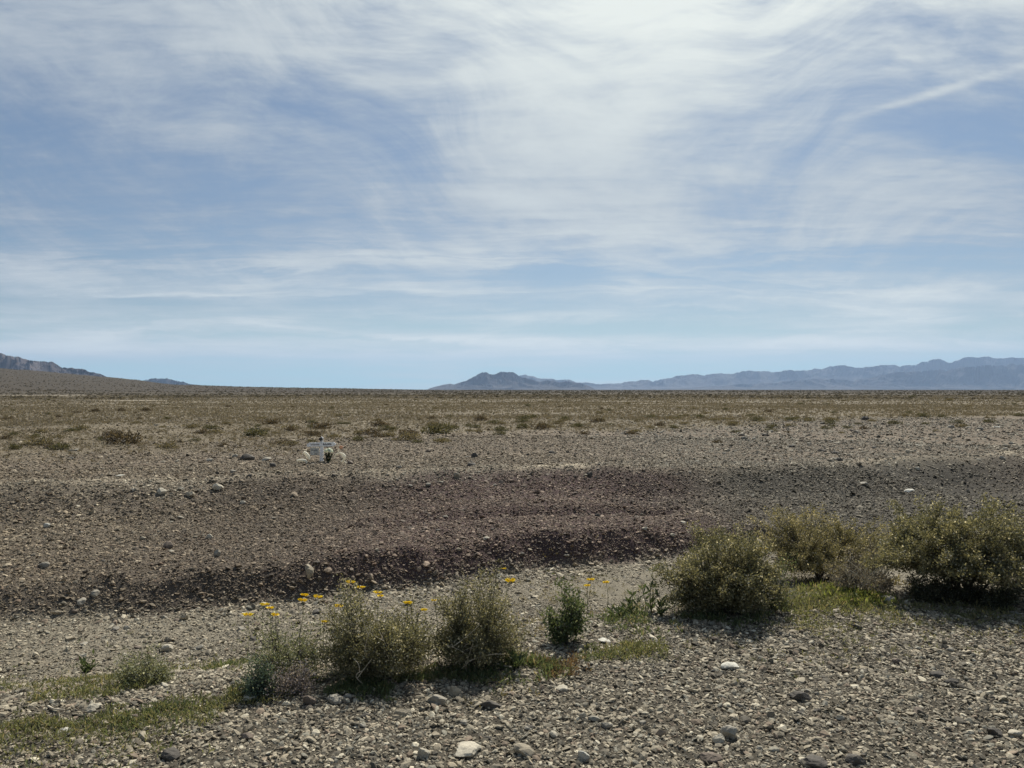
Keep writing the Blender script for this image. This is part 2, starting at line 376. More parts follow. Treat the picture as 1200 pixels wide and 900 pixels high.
# ------------------------------------------------------------------ mountains
def mountain(name, pts, D, depth, seed, mat, xs=None, nx=420, ny=70, dy=0.0, rough=.5, base=-30):
    p = np.array(pts, float); x0, x1 = p[0, 0], p[-1, 0]
    px = np.linspace(x0, x1, nx)
    H = np.interp(px, p[:, 0], HY - p[:, 1]); H = np.maximum(H + (fbm(px * .09, px * 0 + seed, 5, seed, .6) * 2.6 + .0) * sm(0, 12, H), 0) / F * D
    t = np.linspace(-1, 1, ny)                                    # -1 near foot, 0 crest, 1 back foot
    X_, T_ = np.meshgrid((px - CX) / F * D, t)
    Yd = D + T_ * depth
    Xw = X_ * (Yd / D)
    s = F / D
    sc_ = 1 / (depth * .40)
    wx = fbm(Xw * sc_ * .8, Yd * sc_ * .8, 3, seed + 50) * .6
    rg = ridged(Xw * sc_ + seed + wx, Yd * sc_ * 1.1 - wx, 7, seed) 
    env = np.clip(1 - np.abs(T_) ** 1.05, 0, 1)
    rough = min(.85, rough + .2); Z_ = env * (1 - rough + rough * 1.9 * rg)
    H_ = H[None, :]
    ang = Z_ * D / Yd
    mx = ang.max(0, keepdims=True)
    k2 = np.ones(61) / 61; mxw = np.convolve(np.pad(mx[0], 30, mode='edge'), k2, 'valid')[None, :]
    Z_ = Z_ / mxw; ang = ang / mxw                       # broad height first, then only the crest is trued to the skyline
    top_ = ang.max(0, keepdims=True); wgt = np.clip(ang / top_, 0, 1) ** 5
    Z_ = Z_ * (1 + (1 / top_ - 1) * wgt) * (H_ + 1.0) + CAMZ
    Z_ = np.where(env <= 0, base, Z_ + (env < .04) * -6)
    V_ = np.stack([Xw, Yd, Z_], -1).reshape(-1, 3)
    i = np.arange(ny - 1)[:, None]; j = np.arange(nx - 1)[None, :]
    q = np.stack([i * nx + j, i * nx + j + 1, (i + 1) * nx + j + 1, (i + 1) * nx + j], -1).reshape(-1, 4)
    o = mesh(name, V_, [q], mat, smooth=False); tag(o, kind='structure'); return o
mm_l = mount_mat('brown_mountain_rock', (.044, .037, .040), (.125, .105, .102))
mm_c = mount_mat('dark_mountain_rock', (.036, .034, .038), (.070, .062, .058))
mm_r = mount_mat('far_mountain_rock', (.046, .043, .046), (.085, .076, .070))
mountain('mountains', [(-900, 425), (-500, 405), (-250, 396), (-120, 404), (0, 413.5), (20, 418), (30, 420.5), (42, 422.5), (52, 423), (60, 424.5), (72, 431), (85, 432), (95, 433), (105, 437), (118, 438.5), (130, 444), (160, 449), (200, 452)], 5200, 620, 3, mm_l, nx=900, ny=110, rough=.30)
mountain('mountains', [(120, 454), (150, 449), (160, 447), (172, 444.5), (182, 443.5), (192, 443.5), (203, 445.5), (212, 447.5), (222, 450), (234, 451.5), (240, 452.5), (252, 456)], 9000, 380, 7, mm_c, nx=160, ny=50)
mountain('mountains', [(500, 457), (504, 455), (519, 450.5), (528, 449), (532, 450.5), (545, 446), (555, 441), (561, 438.5), (568.5, 437), (576, 439), (591, 436.3), (603, 437.8), (612, 441.5), (621, 444), (632, 447.5), (642, 446.5), (660, 447.5), (680, 448.8), (688, 451), (697, 456)], 11000, 600, 12, mm_c, nx=300, ny=60, rough=.45)
mountain('mountains', [(560, 448), (600, 441), (621, 440), (630, 443), (642, 444), (660, 445), (684, 447.5), (700, 450), (730, 449.5), (738, 447), (750, 445.6), (765, 446.5), (780, 443.5), (798, 439), (813, 438.4), (834, 439), (852, 438), (870, 435.8), (883, 434.5), (909, 435.5), (940, 434), (959, 433), (972, 428.5), (985, 428), (1010, 430), (1035, 428), (1073, 428), (1089, 421.5), (1099, 421), (1111, 424.4), (1130, 420), (1156, 418.4), (1171, 419), (1200, 420), (1300, 414), (1420, 421), (1600, 430), (1680, 445)], 18000, 1700, 21, mm_r, nx=900, ny=70, rough=.35)
mountain('mountains', [(780, 456), (860, 451), (905, 449), (950, 444), (1000, 446), (1030, 441), (1052, 436), (1075, 434), (1110, 433), (1150, 429), (1200, 427), (1300, 424), (1500, 430), (1700, 445)], 14500, 1000, 29, mm_c, nx=500, ny=60, rough=.5)

# air
def box(name, x0, x1, y0, y1, z0, z1):
    V_ = [(x, y, z) for x in (x0, x1) for y in (y0, y1) for z in (z0, z1)]
    return mesh(name, V_, [[(0, 1, 3, 2), (4, 6, 7, 5), (0, 4, 5, 1), (2, 3, 7, 6), (0, 2, 6, 4), (1, 5, 7, 3)]])
hb = box('haze', -26000, 26000, -9200, 22600, -60, 1000); tag(hb, kind='stuff')
mh, n = new_mat('haze'); pv = n.n('ShaderNodeVolumePrincipled')
pv.inputs['Color'].default_value = (.48, .68, 1.0, 1); pv.inputs['Density'].default_value = 3.8e-5; pv.inputs['Anisotropy'].default_value = 0.2
o_ = n.n('ShaderNodeOutputMaterial'); n.put(o_.inputs['Volume'], pv.outputs[0]); hb.data.materials.append(mh)

# ------------------------------------------------------------------ stones
def ico(sub):
    import bmesh
    bm = bmesh.new(); bmesh.ops.create_icosphere(bm, subdivisions=sub, radius=1)
    v = np.array([tuple(a.co) for a in bm.verts]); bm.verts.index_update()
    f = np.array([[q.index for q in p.verts] for p in bm.faces]); bm.free(); return v, f
def stone_shape(sub, seed, planes=9):
    r_ = np.random.default_rng(seed); v, f = ico(sub)
    nrm = r_.normal(size=(planes, 3)); nrm /= np.linalg.norm(nrm, axis=1)[:, None]
    d = r_.uniform(.55, .95, planes)
    dots = v @ nrm.T
    rad = np.where(dots > .05, d / np.maximum(dots, .05), 9).min(1)
    rad = np.minimum(rad, 1.15)
    return v * rad[:, None] * (1 + r_.normal(size=(len(v), 1)) * .02), f
def oct_shape(seed):
    r_ = np.random.default_rng(seed)
    v = np.array([(1, 0, 0), (0, 1, 0), (-1, 0, 0), (0, -1, 0), (0, 0, 1), (0, 0, -1)], float) + r_.normal(size=(6, 3)) * .22
    f = np.array([(0, 1, 4), (1, 2, 4), (2, 3, 4), (3, 0, 4), (1, 0, 5), (2, 1, 5), (3, 2, 5), (0, 3, 5)]); return v, f
SH0 = [oct_shape(k) for k in range(12)]; SH1 = [stone_shape(1, k) for k in range(24)]; SH2 = [stone_shape(2, k, 11) for k in range(24)]; SH3 = [stone_shape(3, k, 13) for k in range(16)]

def rots(n, flat=.35, r_=rng):
    """random rotations: a turn about Z, then a small tilt"""
    a = r_.uniform(0, 2 * np.pi, n); t = r_.normal(size=(n, 2)) * flat
    ca, sa = np.cos(a), np.sin(a)
    Rz = np.zeros((n, 3, 3)); Rz[:, 0, 0] = ca; Rz[:, 0, 1] = -sa; Rz[:, 1, 0] = sa; Rz[:, 1, 1] = ca; Rz[:, 2, 2] = 1
    cx, sx = np.cos(t[:, 0]), np.sin(t[:, 0]); Rx = np.zeros((n, 3, 3)); Rx[:, 0, 0] = 1; Rx[:, 1, 1] = cx; Rx[:, 1, 2] = -sx; Rx[:, 2, 1] = sx; Rx[:, 2, 2] = cx
    cy, sy = np.cos(t[:, 1]), np.sin(t[:, 1]); Ry = np.zeros((n, 3, 3)); Ry[:, 1, 1] = 1; Ry[:, 0, 0] = cy; Ry[:, 0, 2] = sy; Ry[:, 2, 0] = -sy; Ry[:, 2, 2] = cy
    return Rx @ Ry @ Rz
PAL = np.array([(.25, .222, .165), (.29, .252, .185), (.17, .15, .112), (.37, .33, .25), (.09, .08, .06), (.50, .46, .36), (.21, .165, .12), (.20, .192, .155)])
def stone_colour(x, y, n):
    k = rng.choice(8, n, p=[.20, .15, .17, .14, .14, .06, .07, .07]); c = PAL[k] * rng.uniform(.8, 1.2, (n, 1))
    e, f, cr = zones(x, y)
    b = sm(-.1, .3, y - f) * (1 - sm(-.9, .1, y - cr + .6 * fbm(x * .9, y * .9, 3, 96)))
    mid = sm(-3.5, -1, x) * (1 - sm(2.5, 4.5, x)); rt = sm(1.8, 5.2, x + 1.2 * fbm(x * .6, y * .6, 3, 153)) * (1 - sm(9, 13, x))
    bc = mixc(mixc(mixc(C3(.86, .80, .74) + 0 * x[:, None], C3(.66, .59, .55), sm(-7, -3.2, x)), C3(.68, .565, .55), mid), C3(.56, .555, .54), rt)  # bank stones carry the same painted flare casts, middle and right
    c = c * (1 - .2 * sm(-.3, .6, y - cr))[:, None]
    pl = (sm(-.3, .6, y - cr) * (1 - sm(1, 5, x)))[:, None]
    c = c * (1 + pl * C3(.02, -.055, -.12))
    return c * C3(1.0, .975, .915) * mixc(np.ones((n, 3)), bc, b)
def bake_stones(x, y, size, shapes, colour, sink=.30, flat=(.16, .50)):
    n = len(x); z = height(x, y)
    sx = size; sy = size * rng.uniform(.55, 1.0, n); sz = size * rng.uniform(flat[0], flat[1], n)
    M = rots(n, .42) * np.stack([sx, sy, sz], -1)[:, None, :]
    Vs, Fs, Cs = [], [], []; off = 0; pick = rng.integers(0, len(shapes), n)
    for k, (v, f) in enumerate(shapes):
        id_ = np.where(pick == k)[0]
        if not len(id_): continue
        P_ = np.einsum('nij,vj->nvi', M[id_], v) + np.stack([x[id_], y[id_], z[id_] + sz[id_] * (1 - 2 * sink) * .8], -1)[:, None, :]
        Vs.append(P_.reshape(-1, 3)); Fs.append((f[None] + (off + np.arange(len(id_)) * len(v))[:, None, None]).reshape(-1, 3))
        Cs.append(np.repeat(colour[id_], len(v), 0)); off += len(id_) * len(v)
    return np.vstack(Vs), np.vstack(Fs), np.vstack(Cs)
def polar_pts(n, r0, r1, a=40):
    r = np.sqrt(rng.uniform(r0 * r0, r1 * r1, n)); t = np.radians(rng.uniform(-a, a, n)); return r * np.sin(t), r * np.cos(t)
def lognorm(n, med, sig, lo, hi): return np.clip(med * np.exp(rng.normal(size=n) * sig), lo, hi)
GV, GF, GC = [], [], []; goff = 0
def add_gravel(x, y, size, shapes):
    global goff
    v, f, c = bake_stones(x, y, size, shapes, stone_colour(x, y, len(x)))
    GV.append(v); GF.append(f + goff); GC.append(c); goff += len(v)
def dens_keep(x, y):
    """share of the stones kept: bare silt on the floor, patchy elsewhere"""
    e, f, c = zones(x, y); q = (y - e) / (f - e)
    fl = sm(.45, .7, q) * (1 - sm(.88, 1.0, q))
    patch = sm(-.25, .3, fbm(x * .7, y * .9, 3, 101))
    right = sm(-.5, 1.5, x)
    k = 1 - fl * (1 - .45 * patch) * (.35 + .6 * right)
    k = k * (1 - .7 * grassy(x, y, c, 2.5)) * (1 - .8 * lip(x, y, c))
    return rng.uniform(size=len(x)) < k
for (n_, r0, r1, med, sig, lo, hi, shp) in [
        (60000, 2.6, 7.6, .0070, .4, .004, .02, SH0), (95000, 2.6, 7.6, .0122, .42, .006, .036, SH1), (1300, 2.6, 7.6, .024, .30, .017, .045, SH2),
        (210000, 7.4, 13, .0110, .4, .006, .03, SH0), (46000, 7.4, 13, .0155, .48, .009, .05, SH1), (500, 7.4, 14, .036, .3, .03, .06, SH2),
        (170000, 12.8, 17.5, .0145, .45, .008, .04, SH0), (100000, 17, 26, .018, .45, .009, .05, SH0), (17000, 13, 26, .027, .48, .013, .08, SH1),
        (75000, 24, 50, .033, .5, .015, .10, SH0)]:
    x, y = polar_pts(n_, r0, r1); k = dens_keep(x, y); x, y = x[k], y[k]
    add_gravel(x, y, lognorm(len(x), med, sig, lo, hi), shp)
x = rng.uniform(-9, 12, 9000); e_, f_, c_ = zones(x, x * 0); y = f_ - .12 + rng.normal(size=len(x)) * .22; k = fbm(x * 1.3, y * 0, 3, 140) > -.25
add_gravel(x[k], y[k], lognorm(int(k.sum()), .022, .5, .01, .07), SH1)
gv = mesh('gravel', np.vstack(GV), [np.vstack(GF)], m_stone, np.vstack(GC)); tag(gv, kind='stuff')

# rocks one can single out
TONE = dict(pale=(.42, .38, .29), white=(.52, .50, .42), grey=(.28, .255, .20), dark=(.085, .075, .06), brown=(.15, .118, .088), tan=(.32, .275, .195))
def rock(px, py, wpx, hpx, tone, label, group=None, upright=False, sub=None):
    x, y, z = hit(px, py); hw = wpx / F * y / 2; hh = hpx / F * y / 2
    r_ = np.random.default_rng(int(px * 7 + py)); v, f = (SH3 if y < 9 else SH2)[int(px) % 16]
    v = v.copy(); v += (fbm(v[:, 0] * 2 + px, v[:, 1] * 2 + v[:, 2] * 1.7, 3, 4)[:, None]) * v * .10
    a = r_.uniform(-.5, .5); ca, sa = math.cos(a), math.sin(a)
    v = v @ np.array([[ca, -sa, 0], [sa, ca, 0], [0, 0, 1]])
    v = v * (hw * 1.12, hw * r_.uniform(.7, 1.0), max(hh, hw * .3) * 1.15)
    if upright: v[:, :2] *= (0.45 + 0.55 * np.clip((v[:, 2:3] / hh + 1) / 2, 0, 1)) * 1.15
    c = np.array(TONE[tone])[None] * r_.uniform(.88, 1.12) * (1 + .12 * fbm(v[:, 0] * 30, v[:, 1] * 30 + v[:, 2] * 20, 2, 6)[:, None])
    o = mesh('rock', v, [f], m_stone, c, smooth=False); o.location = (x, y, z + hh * (.9 if upright else .45))
    o.rotation_euler = (r_.normal() * .1, r_.normal() * .12, 0)
    return tag(o, label, 'rock', group)
ROCKS = [
 (534, 813, 15, 13, 'tan', 'rounded tan rock in the gravel just below the second dark shrub'),
 (513, 824, 21, 12, 'grey', 'broad grey half-buried rock touching the gravel left of the rounded tan rock'),
 (548, 884, 32, 17, 'pale', 'large pale rock at the bottom edge of the gravel, biggest of the foreground'),
 (497, 886, 15, 14, 'pale', 'small pale blocky rock left of the large pale rock at the bottom edge'),
 (613, 885, 24, 12, 'tan', 'low tan rock right of the large pale rock at the bottom edge'),
 (683, 888, 15, 12, 'white', 'whitish rock near the bottom centre edge of the gravel'),
 (648, 862, 11, 8, 'pale', 'small pale rounded stone in the gravel above the whitish bottom rock'),
 (695, 845, 14, 6, 'grey', 'flat grey stone, left one of a touching pair in the centre gravel'),
 (710, 850, 13, 7, 'grey', 'flat grey stone, right one of a touching pair in the centre gravel'),
 (684, 841, 9, 8, 'pale', 'small pale stone above a touching pair of flat grey stones'),
 (577, 828, 24, 9, 'dark', 'dark wedge-shaped rock lying in the gravel below the second dark shrub'),
 (659, 808, 16, 7, 'pale', 'flat pale stone with a dark underside below the small green shrub'),
 (473, 837, 17, 10, 'tan', 'flat tan rock in the gravel below the largest left shrub'),
 (708, 752, 15, 4, 'white', 'thin whitish slab lying right of the small green shrub'),
 (853, 783, 19, 6, 'white', 'thin whitish slab alone in the gravel below the round olive shrub'),
 (938, 819, 22, 11, 'dark', 'dark angular rock in the middle of the right-hand gravel'),
 (1097, 793, 17, 8, 'dark', 'dark flat rock in the gravel below the largest shrub, left of two'),
 (1113, 801, 14, 7, 'dark', 'dark flat rock in the gravel below the largest shrub, right of two'),
 (853, 863, 19, 15, 'grey', 'rounded grey rock near the bottom, right of a smaller pale one'),
 (841, 868, 12, 11, 'pale', 'small pale rounded rock leaning on the rounded grey rock near the bottom'),
 (830, 888, 24, 11, 'brown', 'low brown rock at the bottom edge below the rounded grey rock'),
 (1040, 706, 22, 11, 'pale', 'pale topped slab with a dark front beside the largest shrub'),
 (1003, 737, 12, 7, 'dark', 'small dark stone in the gravel below the spreading olive shrub'),
 (1050, 778, 12, 8, 'brown', 'small brown stone in the gravel between dark rocks and largest shrub'),
 (1002, 893, 20, 12, 'dark', 'dark rock cut by the bottom edge right of centre'),
 (1163, 860, 18, 11, 'dark', 'dark rock beside a pale one near the bottom right corner'),
 (1188, 863, 18, 11, 'pale', 'pale rock beside a dark one near the bottom right corner'),
 (1075, 836, 12, 9, 'brown', 'brown cube-like stone in the right-hand gravel above the bottom corner rocks'),
 (952, 897, 28, 12, 'dark', 'wide dark rock on the bottom edge left of the cut dark rock'),
 (392, 823, 19, 11, 'grey', 'smooth grey rounded rock at the edge of the weeds below the left shrubs'),
 (363, 825, 17, 14, 'brown', 'squarish dark brown rock left of the smooth grey rounded rock'),
 (200, 889, 23, 14, 'dark', 'large dark rock near the bottom of the left gravel'),
 (77, 858, 14, 8, 'white', 'tilted whitish flake in the gravel below the left weeds'),
 (110, 830, 15, 8, 'pale', 'pale tilted slab among the left weeds'),
 (290, 864, 14, 11, 'brown', 'brown angular rock in the left gravel right of the large dark rock'),
 (162, 842, 15, 10, 'brown', 'brown rock at the lower edge of the left weeds'),
 (292, 821, 18, 8, 'pale', 'pale flat rock below the small blue-green plant'),
 (96, 707, 13, 7, 'grey', 'grey flat stone lying in the dark cut at the far left'),
 (363, 681, 13, 17, 'tan', 'upright tapering tan stone standing in the dark foot of the bank'),
 (197, 762, 12, 8, 'pale', 'round pale stone right behind the low green plant at left'),
 (112, 698, 12, 8, 'grey', 'grey stone at the bank foot above the flat stone in the cut'),
 (52, 665, 11, 8, 'grey', 'grey stone alone on the left of the bank face'),
 (197, 642, 13, 9, 'brown', 'brownish boulder halfway up the left bank'),
 (255, 651, 10, 10, 'grey', 'grey stone on the lower bank left of the upright tapering stone'),
 (55, 618, 8, 6, 'white', 'small whitish stone high on the far left bank'),
 (246, 630, 8, 6, 'pale', 'small pale stone on the bank right of the brownish boulder'),
 (290, 539, 15, 10, 'dark', 'dark rock with pale chip at left of the memorial cross'),
 (313, 540, 10, 6, 'pale', 'pale stone between dark rock and the memorial cross'),
 (320, 547, 8, 6, 'dark', 'small dark stone below the pale stone left of the memorial'),
 (142, 558, 10, 3, 'white', 'thin white flake lying on the top of the left bank'),
 (190, 578, 11, 10, 'pale', 'tilted pale slab at the lip of the left bank'),
 (255, 573, 16, 9, 'pale', 'broad pale rock at the lip of the bank below the memorial'),
 (223, 581, 14, 7, 'tan', 'tan block between tilted slab and broad pale rock on the lip'),
 (557, 536, 8, 6, 'dark', 'upper of two dark stones on the plain right of the memorial'),
 (553, 546, 9, 5, 'dark', 'lower of two dark stones on the plain right of the memorial'),
 (535, 560, 7, 8, 'tan', 'tan upright chip at the bank lip below the two dark stones'),
 (691, 558, 8, 7, 'dark', 'dark stone at the right end of the pale streak on the bank lip'),
 (646, 531, 9, 4, 'dark', 'dark flat stone alone on the plain above the pale streak'),
 (411, 544, 8, 6, 'brown', 'brown stone right beside the cream wreath of the memorial'),
 (897, 511, 11, 3, 'dark', 'thin dark slab farthest out on the right-hand stony plain'),
 (978, 532, 10, 5, 'dark', 'dark rock on the right bank crest, right of two'),
 (962, 529, 8, 4, 'dark', 'dark rock on the right bank crest, left of two'),
 (927, 524, 11, 4, 'dark', 'dark flat rock between thin far slab and the right crest rocks'),
 (1065, 576, 10, 4, 'white', 'whitish splinter lying on the right bank above the largest shrub'),
 (1075, 551, 6, 5, 'pale', 'pale stone on the right bank above the whitish splinter'),
 (1012, 568, 9, 4, 'grey', 'grey stone on the right bank above the spreading olive shrub'),
 (1167, 501, 8, 2, 'white', 'white flake on the stony plain at the far right'),
]
for r_ in ROCKS: rock(*r_, upright=(r_[0] == 363 and r_[1] == 681))
rr_ = random.Random(5)
def region_rocks(n, x0, x1, y0, y1, w0, w1, label, group):
    for _ in range(n):
        wv_ = rr_.uniform(w0, w1); rock(rr_.uniform(x0, x1), rr_.uniform(y0, y1), wv_, wv_ * rr_.uniform(.35, .65), rr_.choice(['tan', 'grey', 'grey', 'tan', 'brown', 'dark', 'dark', 'grey', 'pale']), label, group)
region_rocks(60, 0, 1200, 800, 898, 5, 10, 'fist-sized angular stone lying loose in the foreground gravel', 'larger stones of the foreground gravel')
region_rocks(32, 560, 1200, 730, 800, 5, 9, 'fist-sized angular stone in the gravel just below the right-hand shrubs', 'larger stones below the right shrubs')
region_rocks(26, 0, 420, 715, 765, 6, 11, 'loose stone on the silty floor of the wash at left', 'larger stones on the wash floor')
region_rocks(36, 0, 1000, 585, 660, 4, 8, 'loose stone on the face of the bank', 'larger stones on the bank face')
region_rocks(34, 850, 1200, 492, 540, 4, 9, 'loose stone on the stony flat behind the right bank crest', 'larger stones behind the right crest')
region_rocks(30, 40, 820, 528, 575, 4, 8, 'loose stone along the crest of the bank near the memorial', 'larger stones along the bank crest')

# ------------------------------------------------------------------ plants
def tubes(paths, sides=4):
    """paths: list of (points (k,3), radii (k,))"""
    Vs, Fs = [], []; off = 0
    for P_, r_ in paths:
        P_ = np.asarray(P_, float); r_ = np.asarray(r_, float); k = len(P_)
        T_ = np.gradient(P_, axis=0); T_ /= np.linalg.norm(T_, axis=1)[:, None] + 1e-9
        ref = np.array([.31, .95, .05]) if abs(T_[0, 1]) < .8 else np.array([1, 0, .1])
        A_ = np.cross(T_, ref); A_ /= np.linalg.norm(A_, axis=1)[:, None] + 1e-9; B_ = np.cross(T_, A_)
        a = np.arange(sides) * 2 * np.pi / sides
        ring = P_[:, None] + r_[:, None, None] * (np.cos(a)[None, :, None] * A_[:, None] + np.sin(a)[None, :, None] * B_[:, None])
        Vs.append(ring.reshape(-1, 3))
        i = np.arange(k - 1)[:, None]; j = np.arange(sides)[None, :]; j2 = (j + 1) % sides
        Fs.append(np.stack([off + i * sides + j, off + i * sides + j2, off + (i + 1) * sides + j2, off + (i + 1) * sides + j], -1).reshape(-1, 4)); off += k * sides
    return np.vstack(Vs), np.vstack(Fs)
def curve3(a, b, sag, k=5):
    a = np.asarray(a, float); b = np.asarray(b, float); t = np.linspace(0, 1, k)[:, None]
    return a + (b - a) * t + np.asarray(sag) * np.sin(t * np.pi)
def leaves(P_, D_, L_, W_, r_=rng):
    """diamond leaves at P along D, length L, width W -> verts, quads"""
    n = len(P_); D_ = D_ / (np.linalg.norm(D_, axis=1)[:, None] + 1e-9)
    s = np.cross(D_, r_.normal(size=(n, 3))); s /= np.linalg.norm(s, axis=1)[:, None] + 1e-9
    nn = np.cross(D_, s)
    L_ = np.broadcast_to(L_, (n,))[:, None]; W_ = np.broadcast_to(W_, (n,))[:, None]
    a = P_; b = P_ + D_ * L_ * .45 + s * W_ * .5 + nn * W_ * .15; c = P_ + D_ * L_; d = P_ + D_ * L_ * .45 - s * W_ * .5 + nn * W_ * .15
    V_ = np.stack([a, b, c, d], 1).reshape(-1, 3); return V_, np.arange(4 * n).reshape(n, 4)

def shrub(px, py, wpx, hpx, label, cols, tips=260, per=46, leaf=.016, seed=1, lift=.12, dead=0, name='shrub', cat='shrub', group=None, lean=0.0, spread=.025, lobes=9, top=0.5):
    tips = int(tips * 1.15); per = int(per * 1.7); dead = (dead + 1) // 2
    r_ = np.random.default_rng(seed); x, y, z = hit(px, py)
    W_ = wpx / F * y; H_ = hpx / F * y * .98
    root = empty(name, (x, y, z), label, cat, group)
    # a lumpy dome of twig tips
    dirs = r_.normal(size=(tips, 3)); dirs /= np.linalg.norm(dirs, axis=1)[:, None]
    dirs[:, 2] = np.where(dirs[:, 2] < 0, -dirs[:, 2] * .35, dirs[:, 2])
    lump = 1 + .32 * vn(dirs[:, 0] * 1.9 + seed, dirs[:, 1] * 1.9 + dirs[:, 2] * 2.3, seed) + .22 * vn(dirs[:, 0] * 4.5, dirs[:, 1] * 4.5 + dirs[:, 2] * 4 + seed, seed + 1)
    q = r_.uniform(0, 1, tips) ** .42
    T_ = dirs * (q * lump)[:, None]
    und = lift + .10 * vn(dirs[:, 0] * 3, dirs[:, 1] * 3, seed + 2)
    T_[:, 2] = und + (1 - und) * T_[:, 2] - lift * .0
    T_[:, 2] -= (1 - np.clip(np.hypot(T_[:, 0], T_[:, 1]), 0, 1)) * lift * .35
    T_[:, 0] *= W_ * .5 / np.percentile(np.abs(T_[:, 0]), 96); T_[:, 1] *= W_ * .42 / np.percentile(np.abs(T_[:, 1]), 96)
    T_[:, 2] *= (H_ - .02) / np.percentile(T_[:, 2], 98)
    T_[:, :2] *= (.60 + .40 * sm(0, .42 * H_, T_[:, 2]))[:, None]
    T_[:, 0] += lean * T_[:, 2]
    T_[:, 2] = np.maximum(T_[:, 2], .025)
    # stems
    paths = []; nodes = []
    nm = max(6, lobes)
    for k in range(nm):
        a = (k + r_.uniform(0, .8)) * 2 * np.pi / nm; q_ = r_.uniform(.12, .30); p = np.array([math.cos(a) * W_ * q_, math.sin(a) * W_ * q_ * .8, H_ * (lift * .8 + r_.uniform(.18, .38))])
        b = np.array([r_.normal() * .02, r_.normal() * .02, -.02])
        c = curve3(b, p, (r_.normal() * .03, r_.normal() * .03, -.02 * r_.uniform(0, 1)), 6)
        paths.append((c, np.linspace(.011, .004, 6) * (H_ / .6) ** .5)); nodes.append(p)
    nodes = np.array(nodes); dd = np.linalg.norm(T_[:, None] - nodes[None], axis=2); nk = dd.argmin(1)
    for t, k in zip(T_, nk):
        paths.append((curve3(nodes[k], t, r_.normal(size=3) * .02, 4), np.linspace(.0035, .0012, 4)))
    V_, F_ = tubes(paths, 4); mesh('stem', V_, [F_], m_bark, parent=root)
    # leaves crowd the last part of each twig
    n = tips * per; k = np.repeat(np.arange(tips), per); f = r_.uniform(0, 1, n) ** 1.5 * .6
    P_ = T_[k] + (nodes[nk[k]] - T_[k]) * f[:, None] + r_.normal(size=(n, 3)) * spread * (1 - .4 * f[:, None])
    P_[:, 2] = np.maximum(P_[:, 2], .01)
    out_ = P_ - np.array([0, 0, H_ * .3]); out_ /= np.linalg.norm(out_, axis=1)[:, None] + 1e-9
    D_ = out_ * .55 + r_.normal(size=(n, 3)) * .7 + np.array([0, 0, .25])
    V_, F_ = leaves(P_, D_, leaf * 1.1 * r_.uniform(.6, 1.35, n), leaf * .66 * r_.uniform(.6, 1.3, n), r_)
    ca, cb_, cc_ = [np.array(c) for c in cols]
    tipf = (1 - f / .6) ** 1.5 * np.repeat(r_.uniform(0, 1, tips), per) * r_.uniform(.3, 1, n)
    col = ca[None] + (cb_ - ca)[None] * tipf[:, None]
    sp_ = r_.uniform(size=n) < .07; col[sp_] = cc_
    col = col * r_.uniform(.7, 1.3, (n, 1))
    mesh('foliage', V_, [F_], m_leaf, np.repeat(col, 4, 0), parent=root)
    if dead:
        paths = []
        for _ in range(dead):
            a = r_.uniform(-2.6, -.5); b0 = np.array([r_.normal() * W_ * .18, -abs(r_.normal()) * W_ * .12, .01]); L_ = r_.uniform(.5, 1.0) * H_
            e0 = b0 + np.array([math.cos(a) * L_ * .5, math.sin(a) * L_ * .45, L_ * r_.uniform(.3, .95)])
            c = curve3(b0, e0, (r_.normal() * .06, -.05, .03), 9); paths.append((c, np.linspace(.0042, .0018, 9)))
            for _ in range(2):
                m_ = c[r_.integers(3, 8)]; paths.append((curve3(m_, m_ + np.array([r_.normal() * .1, -.03, r_.uniform(.03, .16)]), r_.normal(size=3) * .01, 4), np.linspace(.0028, .0012, 4)))
        V_, F_ = tubes(paths, 5); mesh('dead_twig', V_, [F_], m_dead, parent=root)
    return root

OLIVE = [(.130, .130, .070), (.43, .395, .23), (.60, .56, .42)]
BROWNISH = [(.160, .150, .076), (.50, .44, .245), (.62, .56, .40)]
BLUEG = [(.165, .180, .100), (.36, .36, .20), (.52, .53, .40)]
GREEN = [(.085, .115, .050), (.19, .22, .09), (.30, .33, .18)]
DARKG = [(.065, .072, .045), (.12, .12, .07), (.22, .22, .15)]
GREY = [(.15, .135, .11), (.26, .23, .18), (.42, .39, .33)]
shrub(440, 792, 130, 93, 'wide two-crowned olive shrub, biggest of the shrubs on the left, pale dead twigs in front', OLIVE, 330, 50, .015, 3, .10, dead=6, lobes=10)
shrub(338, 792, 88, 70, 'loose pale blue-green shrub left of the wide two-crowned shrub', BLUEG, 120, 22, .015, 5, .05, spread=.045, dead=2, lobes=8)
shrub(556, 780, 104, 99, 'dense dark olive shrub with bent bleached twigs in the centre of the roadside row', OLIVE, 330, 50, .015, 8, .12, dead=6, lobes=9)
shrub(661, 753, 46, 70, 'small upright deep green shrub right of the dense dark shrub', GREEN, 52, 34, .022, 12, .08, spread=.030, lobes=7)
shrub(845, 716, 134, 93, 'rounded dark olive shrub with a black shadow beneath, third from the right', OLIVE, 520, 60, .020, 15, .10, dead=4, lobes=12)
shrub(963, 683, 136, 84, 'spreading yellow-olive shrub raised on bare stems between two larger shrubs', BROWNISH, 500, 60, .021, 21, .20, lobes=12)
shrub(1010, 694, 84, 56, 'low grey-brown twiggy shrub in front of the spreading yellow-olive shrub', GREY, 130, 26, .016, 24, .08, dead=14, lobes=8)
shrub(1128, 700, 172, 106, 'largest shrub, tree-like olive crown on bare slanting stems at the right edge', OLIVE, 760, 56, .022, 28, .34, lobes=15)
shrub(1092, 703, 66, 36, 'low dark blue-green shrub in the shade under the largest shrub, left one', DARKG, 110, 40, .014, 31, .04, lobes=7)
